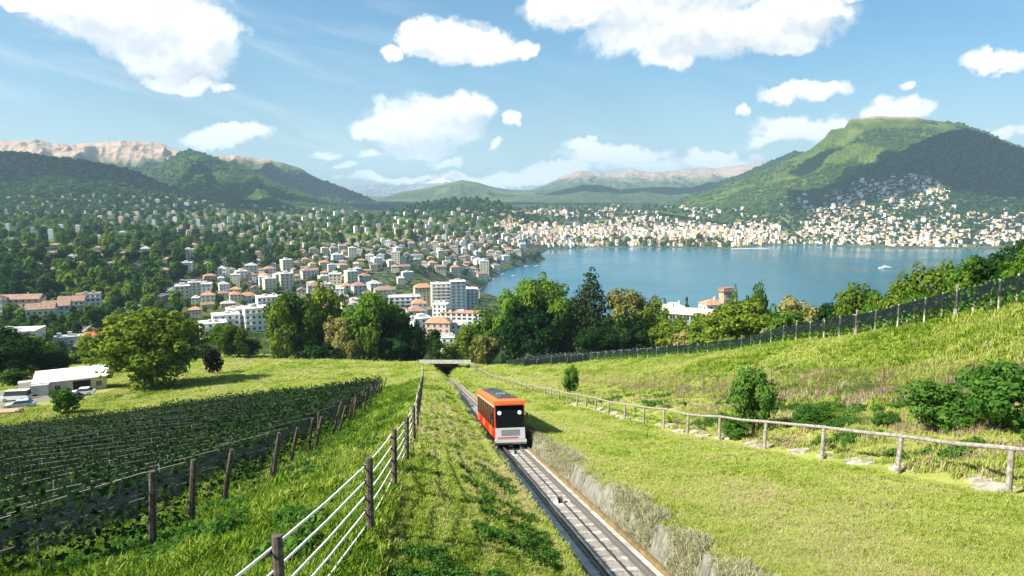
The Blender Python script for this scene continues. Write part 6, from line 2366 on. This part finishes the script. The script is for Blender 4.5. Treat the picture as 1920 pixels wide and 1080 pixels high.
def vine_row(name, label, group, P, fol, post_me, end_posts, net=(1.0, 2.0), step=4.0, stake_every=1, lean=None, net_mat=None):
    """P: function of metres along the row -> ground point; length in P.L"""
    L = P.L
    base = P(0.0)
    T_ = thing(name, label, 'vine row', base, 0, group)
    k = int(L / step)
    netv = []
    for i in range(k + 1):
        a = P(i * step)
        b2 = P(min((i + 1) * step, L + step))
        d = Vector(b2 - a)
        if i < k:
            o = link('foliage', fol[random.randrange(len(fol))], T_)
            x = d.normalized()
            y = Vector((0, 0, 1)).cross(x).normalized()
            z = x.cross(y)
            Mx = Matrix(((x[0], y[0], 0), (x[1], y[1], 0), (x[2], y[2], 1))).to_4x4()
            o.matrix_local = Matrix.Translation(Vector(a - base)) @ Mx @ Matrix.Diagonal((d.length / 4.0, 1, random.uniform(0.9, 1.1), 1))
        if i % stake_every == 0:
            if i == 0 and end_posts:
                ln = lean if lean is not None else Vector((0.2, 0, 0))
                pv_ = Vector(a - base)
                MB().tube([pv_ - Vector((0, 0, 0.3)), pv_ + ln * 0.45 + Vector((0, 0, 0.9)), pv_ + ln + Vector((0, 0, 2.05))], [0.105, 0.085, 0.065], 8).build('end_post', m_postd, T_)
            elif i > 0 or post_me is not stake_me:
                o = link('stake', post_me, T_, Vector(a - base))
                o.rotation_euler = (random.uniform(-0.04, 0.04), random.uniform(-0.04, 0.04), random.uniform(0, 3))
        netv.append(a - base)
    netv = np.array(netv)
    n = len(netv)
    for w_ in (0.9, 1.45, 2.0):
        MB().tube(netv + np.array([0, 0, w_ + 0.02]), 0.008, 4, caps=False).build('wire', m_cable, T_)
    T3v = np.gradient(netv, axis=0)
    N = np.stack([-T3v[:, 1], T3v[:, 0], 0 * T3v[:, 0]], -1)
    N /= np.linalg.norm(N, axis=1, keepdims=True)
    rows = []
    for (a, z) in ((-0.36, net[0]), (-0.34, net[0] + 0.45), (-0.20, net[1] - 0.06), (0.0, net[1]), (0.20, net[1] - 0.06), (0.34, net[0] + 0.45), (0.36, net[0])):
        rows.append(netv + N * a + np.array([0, 0, z]) + np.stack([0 * netv[:, 0], 0 * netv[:, 0], rng.normal(0, 0.035, n)], -1))
    V = np.stack(rows, 1).reshape(-1, 3)
    link('net', mesh_from('net', V, grid_faces(n, 7), net_mat or m_net), T_)
    return T_


class LRow:
    def __init__(s, D, l0, l1):
        s.D, s.l0, s.L = D, l0, abs(l1 - l0)

    def __call__(s, x):
        return ground(np.array(s.l0 - x), np.array(s.D + 0.02 * x))


class PRow:
    def __init__(s, pts):
        s.p = np.array(pts, float)
        g = ground(s.p[:, 0], s.p[:, 1])
        s.t = np.concatenate([[0], np.cumsum(np.linalg.norm(np.diff(g, axis=0), axis=1))])
        s.L = s.t[-1] - 4

    def __call__(s, x):
        x = min(x, s.t[-1])
        return ground(np.array(np.interp(x, s.t, s.p[:, 0])), np.array(np.interp(x, s.t, s.p[:, 1])))


stake_me = MB().tube([(0, 0, -0.2), (0, 0, 2.02)], 0.028, 6).mesh('stake', m_stake)
conc_me = MB().box(-0.05, 0.05, -0.05, 0.05, -0.2, 2.15).mesh('stake', m_conc_l)
rowsD = [8.3, 11.4, 14.6, 18.0, 21.6, 25.2]
while rowsD[-1] < 99:
    rowsD.append(rowsD[-1] + 2.9 + 0.25 * math.sin(rowsD[-1]))
for i, D in enumerate(rowsD):
    l0 = -6.3 - 0.5 * math.sin(D * 0.7) - max(0, D - 60) * 0.02
    l1 = -max(0.70 * D, 15.0)
    l1 = max(l1, -76)
    P = LRow(D, l0, l1)
    lab = ('netted dark green vine row with leaning wooden end post, %s row from the camera' if i >= 2 else 'netted dark green vine row without wooden end post, %s row from the camera') % ORD[i]
    vine_row('vine_row', lab, 'netted vine rows on the lower left slope', P, FOL if D < 40 else FOLF, stake_me, i >= 2, net=(1.25, 1.75), step=4.0, lean=Vector((random.uniform(0.12, 0.62), random.uniform(-0.1, 0.1), 0)))
UP = [[(36.5, 40), (36.6, 47), (38.9, 60), (42, 75), (45.3, 100), (45, 120), (40, 150), (31, 195), (20, 214)]]
offs_ = [(0, 0), (2.2, 1.2), (4.6, 2.6), (7.0, 4.0), (9.5, 6.0)]
UL = ['front vine row with a black net band crossing the right slope', 'second netted vine row behind the front one on the right slope', 'third netted vine row up the right slope', 'fourth netted vine row up the right slope', 'hindmost netted vine row of the right slope']
for k, (dl, dD) in enumerate(offs_):
    P = PRow([(l + dl, D + dD * (1 if D < 110 else 1 + (D - 110) / 40)) for (l, D) in UP[0]])
    T_ = vine_row('vine_row', UL[k], 'netted vine rows across the right slope', P, FOLR, conc_me, False, net=(1.05, 2.05), net_mat=m_net2, step=4.0, stake_every=1)
    if k == 0:
        b0 = np.array(T_.location)
        for x in (8, 24, 40, 60, 82):
            g = P(x) - b0
            MB().tube([g - np.array([0, 0, 0.3]), g + np.array([0.05, 0, 1.2]), g + np.array([0.02, 0, 2.55])], [0.15, 0.14, 0.13], 8).build('post', m_wood, T_)
# lower right vineyard block before the tree clump
for k in range(5):
    D = 158 + k * 10.5
    P = PRow([(33 - k * 2.0, D + 6), (44, D + 1), (60, D - 1), (78, D - 2)])
    vine_row('vine_row', 'short dark netted vine row below the right tree clump, %s of five from the nearest' % ORD[k], 'netted vine rows below the right tree clump', P, FOLF, conc_me, False, net=(0.5, 2.0), step=4.0, net_mat=m_net2)
# ================================================================== labels: tell small sets of look-alikes apart by their place
_by = {}
for o in COL.objects:
    if o.parent is None and o.get('group') and o.get('category') in ('house', 'tree'):
        _by.setdefault(o['label'], []).append(o)
for lab, objs in _by.items():
    if 2 <= len(objs) <= 12:
        objs.sort(key=lambda o_: pix_of(o_.location)[0])
        for i, o in enumerate(objs):
            w_ = 'leftmost' if i == 0 else ('rightmost' if i == len(objs) - 1 else ORD[i] + ' from left')
            if len(lab.split()) > 13:
                lab = lab.replace(' broadleaf', '').replace('hipped ', '').replace('gabled ', '')
            full = lab + ', ' + w_
            if len(full.split()) > 16:
                full = full.replace(' just', '').replace('wooded ', '').replace(' the near', ' the')
            o['label'] = full
